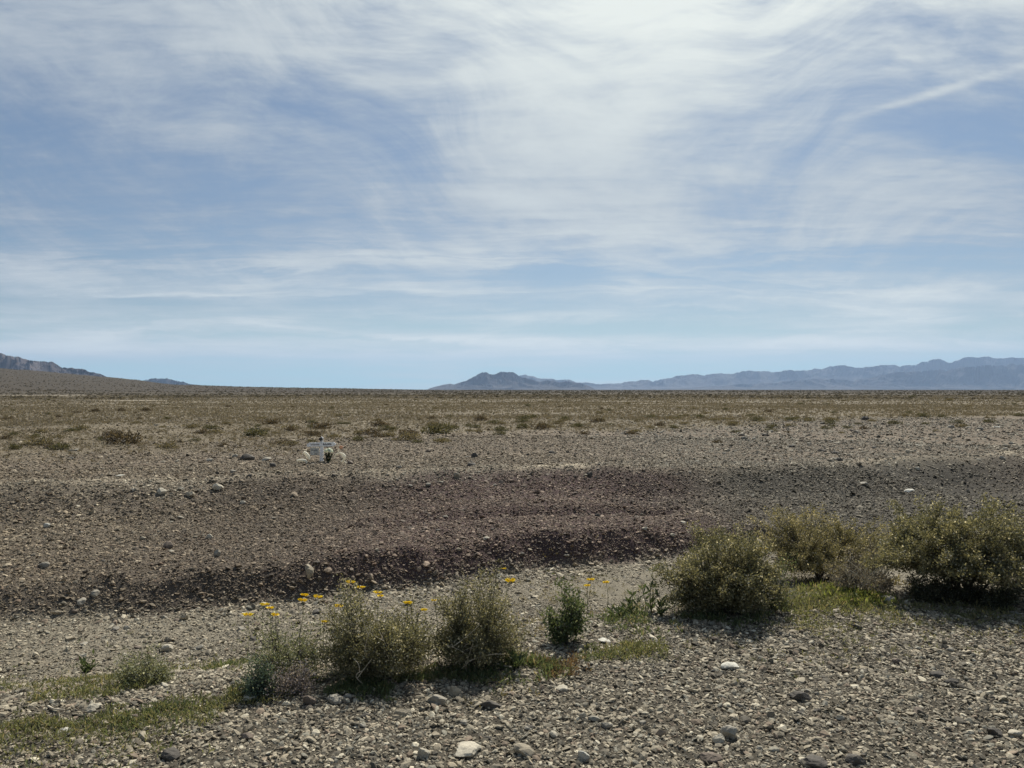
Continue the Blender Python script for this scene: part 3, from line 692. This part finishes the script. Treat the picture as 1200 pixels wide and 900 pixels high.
shrub(1158, 708, 80, 38, 'low dark blue-green shrub in the shade under the largest shrub, right one', DARKG, 130, 40, .014, 33, .04, lobes=7)
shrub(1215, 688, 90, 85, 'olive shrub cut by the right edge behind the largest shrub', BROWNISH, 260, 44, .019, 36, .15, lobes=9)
shrub(171, 800, 66, 38, 'low rounded green plant alone on the left beside a pale stone', BLUEG, 90, 34, .014, 41, .02, spread=.035, lobes=7, name='low_plant', cat='plant')
shrub(308, 812, 36, 40, 'small blue-green plant at the lower left foot of the loose pale shrub', [(.085, .125, .090), (.15, .19, .12), (.30, .34, .25)], 46, 46, .014, 43, .02, spread=.03, lobes=5, name='low_plant', cat='plant')
shrub(343, 812, 46, 34, 'faded grey-mauve dry tuft below the loose pale shrub', [(.24, .21, .215), (.33, .29, .27), (.46, .42, .38)], 46, 24, .013, 45, .02, spread=.035, lobes=5, name='dry_tuft', cat='plant')
shrub(478, 765, 60, 62, 'loose yellow-green plant filling the gap between the two big left shrubs', [(.15, .15, .07), (.27, .25, .12), (.42, .40, .25)], 80, 22, .014, 47, .03, spread=.05, lobes=6, name='low_plant', cat='plant')
shrub(905, 713, 44, 60, 'thin weedy plant leaning out of the right side of the rounded dark shrub', GREEN, 44, 26, .018, 49, .05, spread=.035, lobes=5, dead=3, name='low_plant', cat='plant')

# upright leafy weeds
def weed(px, py, hpx, label, seed):
    r_ = np.random.default_rng(seed); x, y, z = hit(px, py); H_ = hpx / F * y; root = empty('leafy_weed', (x, y, z), label, 'weed')
    ps = [];P_ = []; D_ = []
    for k in range(4):
        e0 = np.array([r_.normal() * .05, r_.normal() * .05, H_ * (1 if k == 0 else r_.uniform(.4, .7))]); c = curve3((0, 0, -.01), e0, r_.normal(size=3) * .015, 7); ps.append((c, np.linspace(.004, .0015, 7)))
        for _ in range(11):
            t = r_.uniform(.05, 1); q = c[int(t * 6)]; a = r_.uniform(0, 6.28); P_.append(q); D_.append((math.cos(a), math.sin(a), r_.uniform(.6, 1.6)))
    V_, F_ = tubes(ps, 4); mesh('stem', V_, [F_], m_grass, np.tile((.13, .15, .07), (len(V_), 1)), parent=root)
    n = len(P_); V_, F_ = leaves(np.array(P_), np.array(D_), r_.uniform(.05, .10, n), .022, r_)
    mesh('foliage', V_, [F_], m_leaf, np.repeat(np.array((.085, .115, .05)) * r_.uniform(.7, 1.4, (n, 1)), 4, 0), parent=root)
for a in [(763, 718, 56, 'tallest leafy weed left of the rounded dark shrub', 1), (740, 722, 34, 'leafy weed in the middle of three left of the rounded dark shrub', 2), (722, 725, 26, 'short leafy weed nearest the small green shrub', 3),
          (774, 722, 30, 'leafy weed touching the left edge of the rounded dark shrub', 4), (605, 783, 26, 'bright green leafy weed at the right foot of the dense dark shrub', 5), (102, 788, 20, 'dark leafy weed left of the low rounded green plant', 6)]:
    weed(*a)

# green ground cover
CV, CF, CCl = [], [], []; coff = 0
def cover(px, py, wx, wy, n, h, col, blade=.35):
    """small sprigs scattered over an oval patch of the ground"""
    global coff
    x0, y0, _ = hit(px, py); xa, ya, _ = hit(px, min(898, py + wy)); xb, yb, _ = hit(px, py - wy)
    hw = wx / F * y0; hd = (yb - ya) / 2; yc = (ya + yb) / 2
    x = x0 + rng.normal(size=n) * hw * .6; y = yc + rng.normal(size=n) * hd * .8
    k = fbm(x * 3.2, y * 3.2, 3, 111) > -.05; x, y = x[k], y[k]; n = len(x); z = height(x, y)
    per = 9; N_ = n * per; k = np.repeat(np.arange(n), per); hh = h * rng.uniform(.5, 1.4, N_)
    P_ = np.stack([x[k], y[k], z[k]], -1) + rng.normal(size=(N_, 3)) * (h * .55, h * .55, 0) + np.array([0, 0, 1]) * (hh * rng.uniform(0, .6, N_))[:, None]
    D_ = rng.normal(size=(N_, 3)) * .6 + np.array([0, 0, .8])
    V_, F_ = leaves(P_, D_, hh * rng.uniform(.5, 1, N_), hh * blade * .6)
    CV.append(V_); CF.append(F_ + coff); coff += len(V_); c = np.array(col)[None] * rng.uniform(.65, 1.35, (N_, 1)); c[rng.uniform(size=N_) < .12] = (.32, .28, .15)
    CCl.append(np.repeat(c, 4, 0))
YG = (.185, .195, .090); MG = (.125, .155, .068); DG = (.22, .19, .095)
for a in [(120, 845, 130, 20, 500, .032, YG), (215, 800, 70, 20, 350, .04, MG), (30, 800, 50, 18, 260, .035, MG), (300, 830, 50, 10, 160, .03, YG), (560, 790, 40, 7, 220, .035, MG), (870, 722, 50, 6, 160, .04, MG), (60, 825, 110, 26, 900, .035, YG), (190, 815, 100, 24, 800, .035, YG), (20, 850, 60, 20, 250, .03, YG), (150, 835, 90, 14, 350, .03, MG), (270, 812, 40, 14, 220, .035, YG),
          (460, 803, 75, 9, 620, .035, MG), (390, 808, 50, 8, 300, .03, MG), (500, 797, 50, 8, 300, .03, YG), (625, 783, 32, 10, 300, .04, MG), (655, 780, 30, 12, 140, .035, (.17, .11, .06)), (745, 764, 45, 7, 260, .035, YG), (700, 768, 30, 6, 80, .03, MG),
          (745, 724, 45, 8, 300, .045, MG), (820, 726, 60, 6, 200, .04, MG), (975, 701, 50, 9, 420, .05, YG), (1000, 699, 30, 7, 300, .06, (.19, .22, .06)), (925, 708, 40, 10, 300, .045, YG), (940, 728, 30, 10, 90, .035, YG),
          (1100, 716, 110, 10, 420, .035, YG), (1045, 685, 30, 14, 220, .06, DG), (640, 700, 90, 25, 260, .035, DG), (610, 745, 60, 15, 200, .035, DG), (700, 700, 60, 18, 160, .035, (.14, .14, .07)), (960, 760, 120, 20, 130, .025, YG), (330, 770, 40, 20, 160, .04, MG), (1060, 740, 130, 16, 160, .025, YG)]:
    cover(*a)
gc = mesh('ground_cover', np.vstack(CV), [np.vstack(CF)], m_leaf, np.vstack(CCl)); tag(gc, kind='stuff')

# dry grass of the plain
DV, DF, DC = [], [], []; doff = 0
def tufts(n, r0, r1, h, blades, col, a=40, keep=None, wd=.06, seedn=121):
    global doff
    x, y = polar_pts(n, r0, r1, a); e, f, c = zones(x, y); k = grassy(x, y, c, 4) > rng.uniform(.1, .95, n)
    cl_ = fbm(x * .22, y * .22, 3, seedn); k &= washp(x, y) < .3; k &= cl_ > rng.uniform(-.9, .15, n)
    x, y = x[k], y[k]; n = len(x); z = height(x, y)
    N_ = n * blades; k = np.repeat(np.arange(n), blades); hh = h * np.repeat(rng.uniform(.45, 1.4, n), blades) * rng.uniform(.6, 1.1, N_)
    P_ = np.stack([x[k], y[k], z[k] - .01], -1) + rng.normal(size=(N_, 3)) * (h * .28, h * .28, 0)
    D_ = rng.normal(size=(N_, 3)) * (.4, .4, .1) + np.array([0, 0, 1.0])
    V_, F_ = leaves(P_, D_, hh, wd * rng.uniform(.5, 1.3, N_))
    c = np.repeat(np.array(col)[rng.integers(0, len(col), n)], blades, 0) * rng.uniform(.7, 1.3, (N_, 1))
    DV.append(V_); DF.append(F_ + doff); doff += len(V_); DC.append(np.repeat(c, 4, 0))
GC_ = [(.255, .212, .145), (.22, .182, .125), (.285, .245, .175), (.175, .148, .10), (.145, .128, .082), (.31, .27, .20)]
tufts(30000, 17, 45, .085, 9, GC_, wd=.016)
tufts(60000, 40, 95, .12, 6, GC_, wd=.035)
tufts(70000, 90, 230, .16, 4, GC_, wd=.09)
dg = mesh('dry_grass', np.vstack(DV), [np.vstack(DF)], m_grass, np.vstack(DC)); tag(dg, kind='stuff')

# the far shrubland, a dark mass towards the horizon
DV, DF, DC = [], [], []; doff = 0
SC_ = [(.075, .065, .042), (.088, .075, .048), (.065, .062, .040), (.105, .088, .058)]
def clumps(n, r0, r1, h, per, lw):
    global doff
    x, y = polar_pts(n, r0, r1, 41); k = (fbm(x * .02, y * .02, 3, 131) > rng.uniform(-.8, .3, n)) & (washp(x, y) < .3); x, y = x[k], y[k]; n = len(x); z = height(x, y)
    N_ = n * per; k = np.repeat(np.arange(n), per); s = np.repeat(h * rng.uniform(.5, 1.3, n), per)
    d = rng.normal(size=(N_, 3)); d /= np.linalg.norm(d, axis=1)[:, None]; d[:, 2] = np.abs(d[:, 2])
    P_ = np.stack([x[k], y[k], z[k]], -1) + d * s[:, None] * (.9, .9, .75) * rng.uniform(.3, 1, (N_, 1))
    V_, F_ = leaves(P_, d + rng.normal(size=(N_, 3)) * .5, s * lw, s * lw * .8)
    c = np.repeat(np.array(SC_)[rng.integers(0, 4, n)], per, 0) * rng.uniform(.7, 1.3, (N_, 1))
    DV.append(V_); DF.append(F_ + doff); doff += len(V_); DC.append(np.repeat(c, 4, 0))
clumps(9000, 140, 420, .34, 24, .5); clumps(12000, 380, 1100, .42, 12, .9); clumps(9000, 1000, 2400, .5, 8, 1.2)
fs = mesh('far_shrubland', np.vstack(DV), [np.vstack(DF)], m_grass, np.vstack(DC)); tag(fs, kind='stuff')

# low shrubs dotted over the plain, each one its own
def dome_mesh(seed, cols):
    r_ = np.random.default_rng(seed); n = 520
    lob = np.stack([r_.uniform(-.5, .5, 7), r_.uniform(-.35, .35, 7), r_.uniform(.05, .3, 7)], -1); k = r_.integers(0, 7, n)
    d = r_.normal(size=(n, 3)); d /= np.linalg.norm(d, axis=1)[:, None]
    P_ = lob[k] + d * (.42, .42, .38) * r_.uniform(.4, 1, (n, 1)); P_[:, 2] = np.abs(P_[:, 2])
    V_, F_ = leaves(P_, d + np.array([0, 0, .7]) + r_.normal(size=(n, 3)) * .5, r_.uniform(.10, .22, n), r_.uniform(.05, .09, n), r_)
    c = np.array(cols)[r_.integers(0, len(cols), n)] * r_.uniform(.7, 1.3, (n, 1))
    return mesh('desert_bush', V_, [F_], m_leaf, np.repeat(c, 4, 0), me_only=True)
BR = [(.085, .066, .042), (.115, .092, .058), (.06, .05, .034)]; OG = [(.095, .092, .047), (.12, .115, .06), (.07, .068, .036)]; ST = [(.20, .17, .10), (.15, .13, .08), (.11, .10, .06)]
DM = {'brown': [dome_mesh(200 + k, BR) for k in range(4)], 'olive': [dome_mesh(210 + k, OG) for k in range(4)], 'straw': [dome_mesh(220 + k, ST) for k in range(4)]}
rp = random.Random(9)
def bush(px, py, wpx, kind, label, group, hk=.55):
    x, y, z = hit(px, py); o = bpy.data.objects.new('desert_bush', rp.choice(DM[kind])); C.objects.link(o)
    s = wpx * 1.25 / F * y / 1.75; o.scale = (s, s * .9, s * hk * rp.uniform(.8, 1.2) * 1.3); o.location = (x, y, z - .02); o.rotation_euler[2] = rp.choice([0, 3.14]) + rp.uniform(-.4, .4)
    tag(o, label, 'bush', group)
NAMED = [(147, 520, 42, 'brown', 'widest low brown bush at the left edge of the stony ground'), (72, 527, 30, 'olive', 'low olive bush left of the widest brown bush'), (43, 522, 30, 'straw', 'straw-coloured bush near the left edge of the plain'),
         (197, 525, 24, 'straw', 'straw-coloured bush just right of the widest brown bush'), (297, 511, 36, 'olive', 'long low olive bush up the plain left of the memorial'), (7, 492, 14, 'brown', 'small round brown bush at the left picture edge'),
         (368, 511, 18, 'brown', 'brown bush directly behind the memorial cross'), (375, 512, 8, 'brown', 'tiny dark bush peeping above the memorial cross'), (513, 508, 34, 'olive', 'broad olive bush in the middle of the plain right of the memorial'), (530, 503, 20, 'olive', 'olive bush overlapping the broad olive bush from behind'),
         (482, 516, 26, 'straw', 'straw-coloured bush in front of the broad olive bush'), (900, 483, 13, 'brown', 'dark round bush standing alone on the right-hand plain'), (840, 519, 16, 'brown', 'brown tuft alone on the stony ground right of centre'), (1069, 466, 9, 'olive', 'lone bush closest to the horizon on the right'),
         (905, 501, 16, 'olive', 'olive bush at the edge of the stony flat, above the thin dark slab'), (923, 507, 8, 'brown', 'tiny brown bush right of the olive bush above the dark slab'), (507, 491, 12, 'brown', 'dark bush far out, right one of a pair in mid plain'), (492, 492, 9, 'brown', 'dark bush far out, left one of a pair in mid plain')]
for a in NAMED: bush(*a, None)
ROW = [(69, 489, 11), (88, 484, 12), (112, 483, 13), (142, 482, 13), (170, 482, 15), (163, 491, 9)]
for a in ROW: bush(*a, 'brown', 'dark brown bush in the loose row far out on the left plain', 'row of dark bushes on the left plain')
MID = [(247, 503, 18), (303, 500, 12), (263, 523, 16), (420, 509, 14), (453, 504, 18), (563, 493, 18), (587, 505, 22), (613, 502, 18), (653, 497, 18), (677, 500, 18), (705, 493, 12), (747, 494, 14), (683, 509, 14), (740, 509, 16), (787, 491, 12), (790, 502, 12), (803, 488, 10), (820, 490, 14), (837, 493, 14), (880, 488, 12), (947, 494, 16), (973, 494, 18), (1013, 503, 14), (1127, 501, 14), (938, 474, 8), (1113, 470, 10), (635, 503, 22), (550, 500, 14), (400, 497, 12), (340, 505, 16), (230, 517, 14), (120, 516, 14), (15, 527, 20)]
for a in MID: bush(*a, rp.choice(['olive', 'brown', 'olive', 'straw']), 'small low bush in the scattered belt across the middle of the plain', 'bushes scattered in the middle plain')
for _ in range(90):
    py = rp.uniform(468, 492); bush(rp.uniform(0, 1200), py, rp.uniform(.16, .34) * (py - 452), rp.choice(['olive', 'brown', 'straw', 'straw']), 'tiny far-off bush dotting the dry grass of the plain', 'far-off bushes on the plain')
for _ in range(38):
    px = rp.uniform(0, 560); bush(px, rp.uniform(500, 526) - px * .012, rp.uniform(12, 26), rp.choice(['olive', 'brown', 'straw', 'brown']), 'low ragged bush in the belt where grass meets stony ground, left half', 'bushes along the near edge of the grass, left half', .5)
for _ in range(26):
    px = rp.uniform(560, 1200); bush(px, rp.uniform(486, 503) - (px - 560) * .006, rp.uniform(9, 18), rp.choice(['olive', 'brown', 'olive']), 'low ragged bush in the belt where grass meets stony ground, right half', 'bushes along the near edge of the grass, right half', .5)
for _ in range(40):
    px = rp.uniform(0, 1200); py = rp.uniform(496, 516) - px * .008; bush(px, py, rp.uniform(8, 16), rp.choice(['straw', 'straw', 'olive']), 'dry straw-coloured tuft at the near edge of the plain', 'dry tufts at the near edge of the plain', .5)

# ------------------------------------------------------------------ yellow flowers
FL = [(291, 720, 10), (311, 708, 8), (317, 712, 7), (323, 720, 7), (357, 697, 7), (355, 703, 8), (373, 699, 8), (397, 710, 8), (381, 728, 6), (411, 682, 8), (423, 688, 8), (443, 694, 8), (446, 698, 6), (478, 706, 8), (497, 714, 6), (509, 703, 5), (598, 680, 9), (590, 666, 5), (692, 679, 7), (688, 686, 6), (710, 682, 6), (895, 643, 8)]
ORD = 'leftmost second third fourth fifth sixth seventh eighth ninth tenth eleventh twelfth thirteenth fourteenth fifteenth sixteenth seventeenth eighteenth nineteenth twentieth'.split()
FL.sort()
for k, (px, py, s) in enumerate(FL):
    dx = (px - CX) / F; dz = (HY - py) / F
    lo = 5.0 if px < 520 else 6.2
    ts = np.linspace(lo, 11, 400); gz_ = height(dx * ts, ts); hgt = CAMZ + dz * ts - gz_
    want = .30 if px > 600 else .42
    q = int(np.argmin(np.abs(hgt - want) + (ts < lo + .01) * .02)); t = ts[q]; head = np.array([dx * t, t, CAMZ + dz * t])
    bx_, by_ = head[0] + rp.uniform(-.06, .06), head[1] + rp.uniform(-.05, .05); bz = hz(bx_, by_)
    lab = ('leftmost yellow daisy-like flower of the row above the shrubs' if k == 0 else 'rightmost yellow flower, alone between the two right-hand olive shrubs' if k == len(FL) - 1 else 'second rightmost yellow flower on a thin stem, right of the small green shrub' if k == len(FL) - 2 else
           'yellow daisy-like flower on a thin stem, %s from the left' % ORD[k])
    root = empty('yellow_flower', (bx_, by_, bz), lab, 'flower', 'yellow flowers on thin stems')
    hl = head - np.array([bx_, by_, bz])
    V_, F_ = tubes([(curve3((0, 0, -.01), hl, (rp.uniform(-.03, .03), 0, 0), 7), np.linspace(.0032, .002, 7))], 4)
    mesh('stem', V_, [F_], m_grass, np.tile((.24, .25, .12), (len(V_), 1)), parent=root)
    rad = s / F * t * .66; n = 11; a = np.arange(n) * 2 * np.pi / n
    D_ = np.stack([np.cos(a), np.sin(a), np.full(n, .22)], -1)
    V_, F_ = leaves(np.repeat(hl[None], n, 0) + D_ * rad * .15, D_, rad * 1.0, rad * .62)
    tl = R(rp.uniform(12, 35)); V_ = V_ - hl; V_ = V_ @ np.array([[1, 0, 0], [0, math.cos(tl), math.sin(tl)], [0, -math.sin(tl), math.cos(tl)]]).T @ np.eye(3) + hl
    V_ = np.vstack([V_, V_ - (0, 0, .002)]); F_ = np.vstack([F_, F_ + 4 * n])
    mesh('petals', V_, [F_], m_petal, np.tile((.92, .76, .05), (len(V_), 1)), parent=root)
    v, f = ico(1); mesh('flower_centre', v * (rad * .25, rad * .25, rad * .15) + hl + (0, -.001, .003), [f], m_petal, np.tile((.75, .48, .02), (len(v), 1)), parent=root)

# ------------------------------------------------------------------ loose dead stems
def dead_stem(pts, r0, label):
    P_ = []
    for px, py, hgt in pts:
        x, y, z = hit(px, py); P_.append((x, y, z + hgt))
    P_ = np.array(P_); b = P_[0].copy(); P_ = P_ - b
    t = np.linspace(0, len(P_) - 1, len(P_) * 5); Q = np.stack([np.interp(t, np.arange(len(P_)), P_[:, k]) for k in range(3)], -1)
    kk = np.array([.25, .5, .25]); Q2 = Q.copy()
    for _ in range(5):
        for c_ in range(3): Q2[1:-1, c_] = np.convolve(Q2[:, c_], kk, 'valid')
    V_, F_ = tubes([(Q2, np.linspace(r0, r0 * .4, len(Q2)))], 6)
    o = mesh('dry_stick', V_, [F_], m_dead, smooth=True); o.location = b; tag(o, label, 'stick')
dead_stem([(600, 784, .012), (580, 783, .03), (566, 774, .06), (560, 764, .12)], .006, 'bleached stick bending down out of the dense dark shrub to the gravel')
dead_stem([(430, 797, .01), (445, 788, .04), (466, 778, .05), (482, 783, .02)], .006, 'arching bleached stick in front of the wide two-crowned shrub')
dead_stem([(412, 798, .01), (408, 780, .05), (404, 768, .14)], .005, 'bleached stick rising at the left foot of the wide two-crowned shrub')
dead_stem([(286, 817, .01), (300, 816, .03), (312, 822, .01)], .005, 'short curved pale stick under the small blue-green plant')
dead_stem([(58, 830, .01), (64, 836, .02), (78, 833, .01)], .007, 'pale v-bent stick lying in the left weeds')
dead_stem([(322, 822, .0), (320, 814, .03), (317, 803, .09)], .005, 'thin pale stalk standing left of the grey-mauve dry tuft')

# ------------------------------------------------------------------ roadside memorial
cx_, cy_, cz_ = hit(377, 541); s = cy_ / F                      # metres per photo pixel there
def bev_box(x0, x1, y0, y1, z0, z1, b=.006):
    import bmesh
    bm = bmesh.new(); bmesh.ops.create_cube(bm, size=1)
    for v in bm.verts: v.co = ((x0 + x1) / 2 + v.co.x * (x1 - x0), (y0 + y1) / 2 + v.co.y * (y1 - y0), (z0 + z1) / 2 + v.co.z * (z1 - z0))
    bmesh.ops.bevel(bm, geom=bm.edges[:], offset=b, segments=1, affect='EDGES'); return bm
def bm_obj(name, bm, mat, parent=None):
    me = bpy.data.meshes.new(name); bm.to_mesh(me); bm.free(); me.materials.append(mat); o = bpy.data.objects.new(name, me); C.objects.link(o); o.parent = parent; return o
def prism(outline, y0, y1):
    n = len(outline); V_ = [(x, y0, z) for x, z in outline] + [(x, y1, z) for x, z in outline]
    import bmesh
    bm = bmesh.new(); vs = [bm.verts.new(v) for v in V_]
    bm.faces.new(vs[:n]); bm.faces.new(vs[n:][::-1])
    for k in range(n): bm.faces.new((vs[k], vs[n + k], vs[n + (k + 1) % n], vs[(k + 1) % n]))
    bmesh.ops.recalc_face_normals(bm, faces=bm.faces[:]); return bm
cr = empty('memorial_cross', (cx_, cy_, cz_), 'weathered white wooden memorial cross on the stony plain', 'cross')
pw = 2.1 * s
bm_obj('post', prism([(-pw * 1.05, -.03), (pw * 1.05, -.03), (pw * .85, 23 * s), (pw * .95, 27.5 * s), (0, 29.5 * s), (-pw * .95, 27.5 * s), (-pw * .85, 23 * s)], -.014, .014), m_white, cr)
bm_obj('crossbar', prism([(-16.5 * s, 17.5 * s), (14.5 * s, 18.2 * s), (17.5 * s, 20.6 * s), (14.5 * s, 23.0 * s), (-14 * s, 22.4 * s), (-17 * s, 20.2 * s)], -.034, -.017), m_white, cr)
bm = bev_box(-13 * s, -3.0 * s, -.012, .003, 7.5 * s, 16.5 * s, .004)
bm_obj('plaque', bm, simple('grey_slate', (.52, .52, .47), .6, .4, 20, .2), cr)
Vi, Fi = [], []
def stroke(x0, z0, w_, h_, yy):
    k = len(Vi); Vi.extend([(x0, yy, z0), (x0 + w_, yy, z0), (x0 + w_, yy, z0 + h_), (x0, yy, z0 + h_)]); Fi.append((k, k + 1, k + 2, k + 3))
rs = random.Random(3)
for k in range(9): stroke((-12 + k * 1.15) * s, (19.3 + rs.uniform(-.2, .2)) * s, .55 * s, rs.uniform(1.2, 2.0) * s, -.0365)
for k in range(8): stroke((2.2 + k * 1.25) * s, (19.4 + rs.uniform(-.2, .2)) * s, .8 * s, rs.uniform(1.4, 2.2) * s, -.0365)
for k in range(6): stroke((-11.5 + k * 1.2) * s, (12.6 + rs.uniform(-.2, .2)) * s, .7 * s, rs.uniform(1.2, 2.2) * s, -.0145)
for k in range(3): stroke((-8 + k * 1.2) * s, 8.2 * s, .7 * s, 1.4 * s, -.0145)
mesh('inscription', Vi, [Fi], m_ink, parent=cr)
# black bow on top
v, f = ico(2); bows = []; bf = []; off = 0
for (bx0, bz0, sx_, sz_, tw) in [(-1.6, 26.8, 1.7, 1.1, .5), (1.3, 26.6, 1.4, .9, -.5), (-.3, 25.2, .8, 1.7, 0), (.2, 28.0, .7, 1.0, 0)]:
    q = v * (sx_ * s, .018, sz_ * s); ca, sa = math.cos(tw), math.sin(tw); q = q @ np.array([[ca, 0, sa], [0, 1, 0], [-sa, 0, ca]]); bows.append(q + (bx0 * s, -.045, bz0 * s)); bf.append(f + off); off += len(v)
mesh('ribbon_bow', np.vstack(bows), [np.vstack(bf)], m_black, parent=cr)
# white flower bunch in front
by_ = cy_ - .32; bx_ = (cx_ + 7.2 * s) * by_ / cy_; bz = hz(bx_, by_)
bq = empty('flower_bouquet', (bx_, by_, bz), 'bunch of white flowers on dark stems leaning against the memorial cross', 'bouquet')
ps = []; r_ = np.random.default_rng(4)
for k in range(16):
    ps.append((curve3((r_.normal() * .012, r_.normal() * .012, -.01), (r_.uniform(-4, 6) * s, r_.normal() * .03, r_.uniform(9, 13) * s), (r_.normal() * .01, 0, 0), 5), np.linspace(.006, .003, 5)))
V_, F_ = tubes(ps, 4); mesh('stem', V_, [F_], simple('dark_stems', (.035, .045, .022), .7), parent=bq)
n = 90; P_ = np.stack([r_.normal(size=n) * 1.8 * s, r_.normal(size=n) * .03, r_.uniform(2, 11, n) * s], -1); V_, F_ = leaves(P_, r_.normal(size=(n, 3)) + (0, 0, .5), .06, .03, r_)
mesh('leaf', V_, [F_], m_leaf, np.tile((.035, .05, .022), (len(V_), 1)), parent=bq)
bl = []; bf = []; off = 0; v, f = ico(2)
for k in range(26):
    a = r_.uniform(0, 6.28); q = r_.uniform(0, 1) ** .5; c = np.array([(1 + math.cos(a) * 4.6 * q) * s, math.sin(a) * 3 * q * s, (13.6 + (1 - q * q) * 2.2 + r_.normal() * .5) * s]); rad = r_.uniform(1.1, 1.7) * s
    bl.append(v * rad * (1 + .18 * np.sin(v[:, :1] * 11 + k) * np.sin(v[:, 2:3] * 9)) * (1, 1, .8) + c); bf.append(f + off); off += len(v)
mesh('blossom', np.vstack(bl), [np.vstack(bf)], m_blossom, parent=bq)
# cream pieces left
lx, ly, lz = hit(357, 543)
orn = empty('ornament', (lx, ly, lz), 'cream curved ornament leaning in two pieces left of the memorial cross', 'ornament')
V_, F_ = tubes([(np.array([(-1, 0, 13), (.8, 0, 12.2), (3, 0, 9.8), (5, 0, 7), (5.6, -.6, 4.6)]) * s, np.array([1.0, 1.7, 2.0, 1.8, .8]) * s)], 8)
mesh('curved_piece', V_, [F_], m_cream, parent=orn, smooth=True)
V_, F_ = tubes([(np.array([(-9, 0, 3.2), (-6, 0, 3.4), (-2, 0, 3.4), (1, 0, 3.0), (2.2, 0, 1.8), (2.4, 0, -.4)]) * s, np.array([.8, 1.5, 1.8, 1.8, 1.5, 1.0]) * s)], 8)
mesh('foot_piece', V_, [F_], m_cream, parent=orn, smooth=True)
# cream wreath right
lx, ly, lz = hit(398, 543)
wr = empty('wreath', (lx, ly, lz), 'cream bent wreath with a peach artificial flower right of the memorial cross', 'wreath')
a = np.radians(np.linspace(195, -75, 22)); arc = np.stack([np.cos(a) * 5.6, 0 * a - .02, np.sin(a) * 5.0 + 6.6], -1)
V_, F_ = tubes([(arc * s, (np.interp(np.arange(22), [0, 8, 14, 17, 21], [.6, .8, 2.2, 1.4, .8])) * s), (np.array([(0, 0, 11), (-1, 0, 14), (-.5, 0, 17)]) * s, np.array([.6, .5, .4]) * s), (np.array([(4.5, 0, 3), (6, 0, 1.5), (8.5, 0, .6)]) * s, np.array([.7, .8, .7]) * s)], 8)
mesh('ring', V_, [F_], m_cream, parent=wr, smooth=True)
bl = []; bf = []; off = 0
for k in range(9):
    a_ = k * .7; c = np.array([(1.8 + math.cos(a_) * 1.5), math.sin(k * 2.1) * 1.0, 18.3 + math.sin(a_) * 1.3]) * s; bl.append(v * (1.0 * s, .8 * s, .8 * s) + c); bf.append(f + off); off += len(v)
mesh('peach_flower', np.vstack(bl), [np.vstack(bf)], cloth('peach_fabric', (.70, .48, .33), .45), parent=wr)
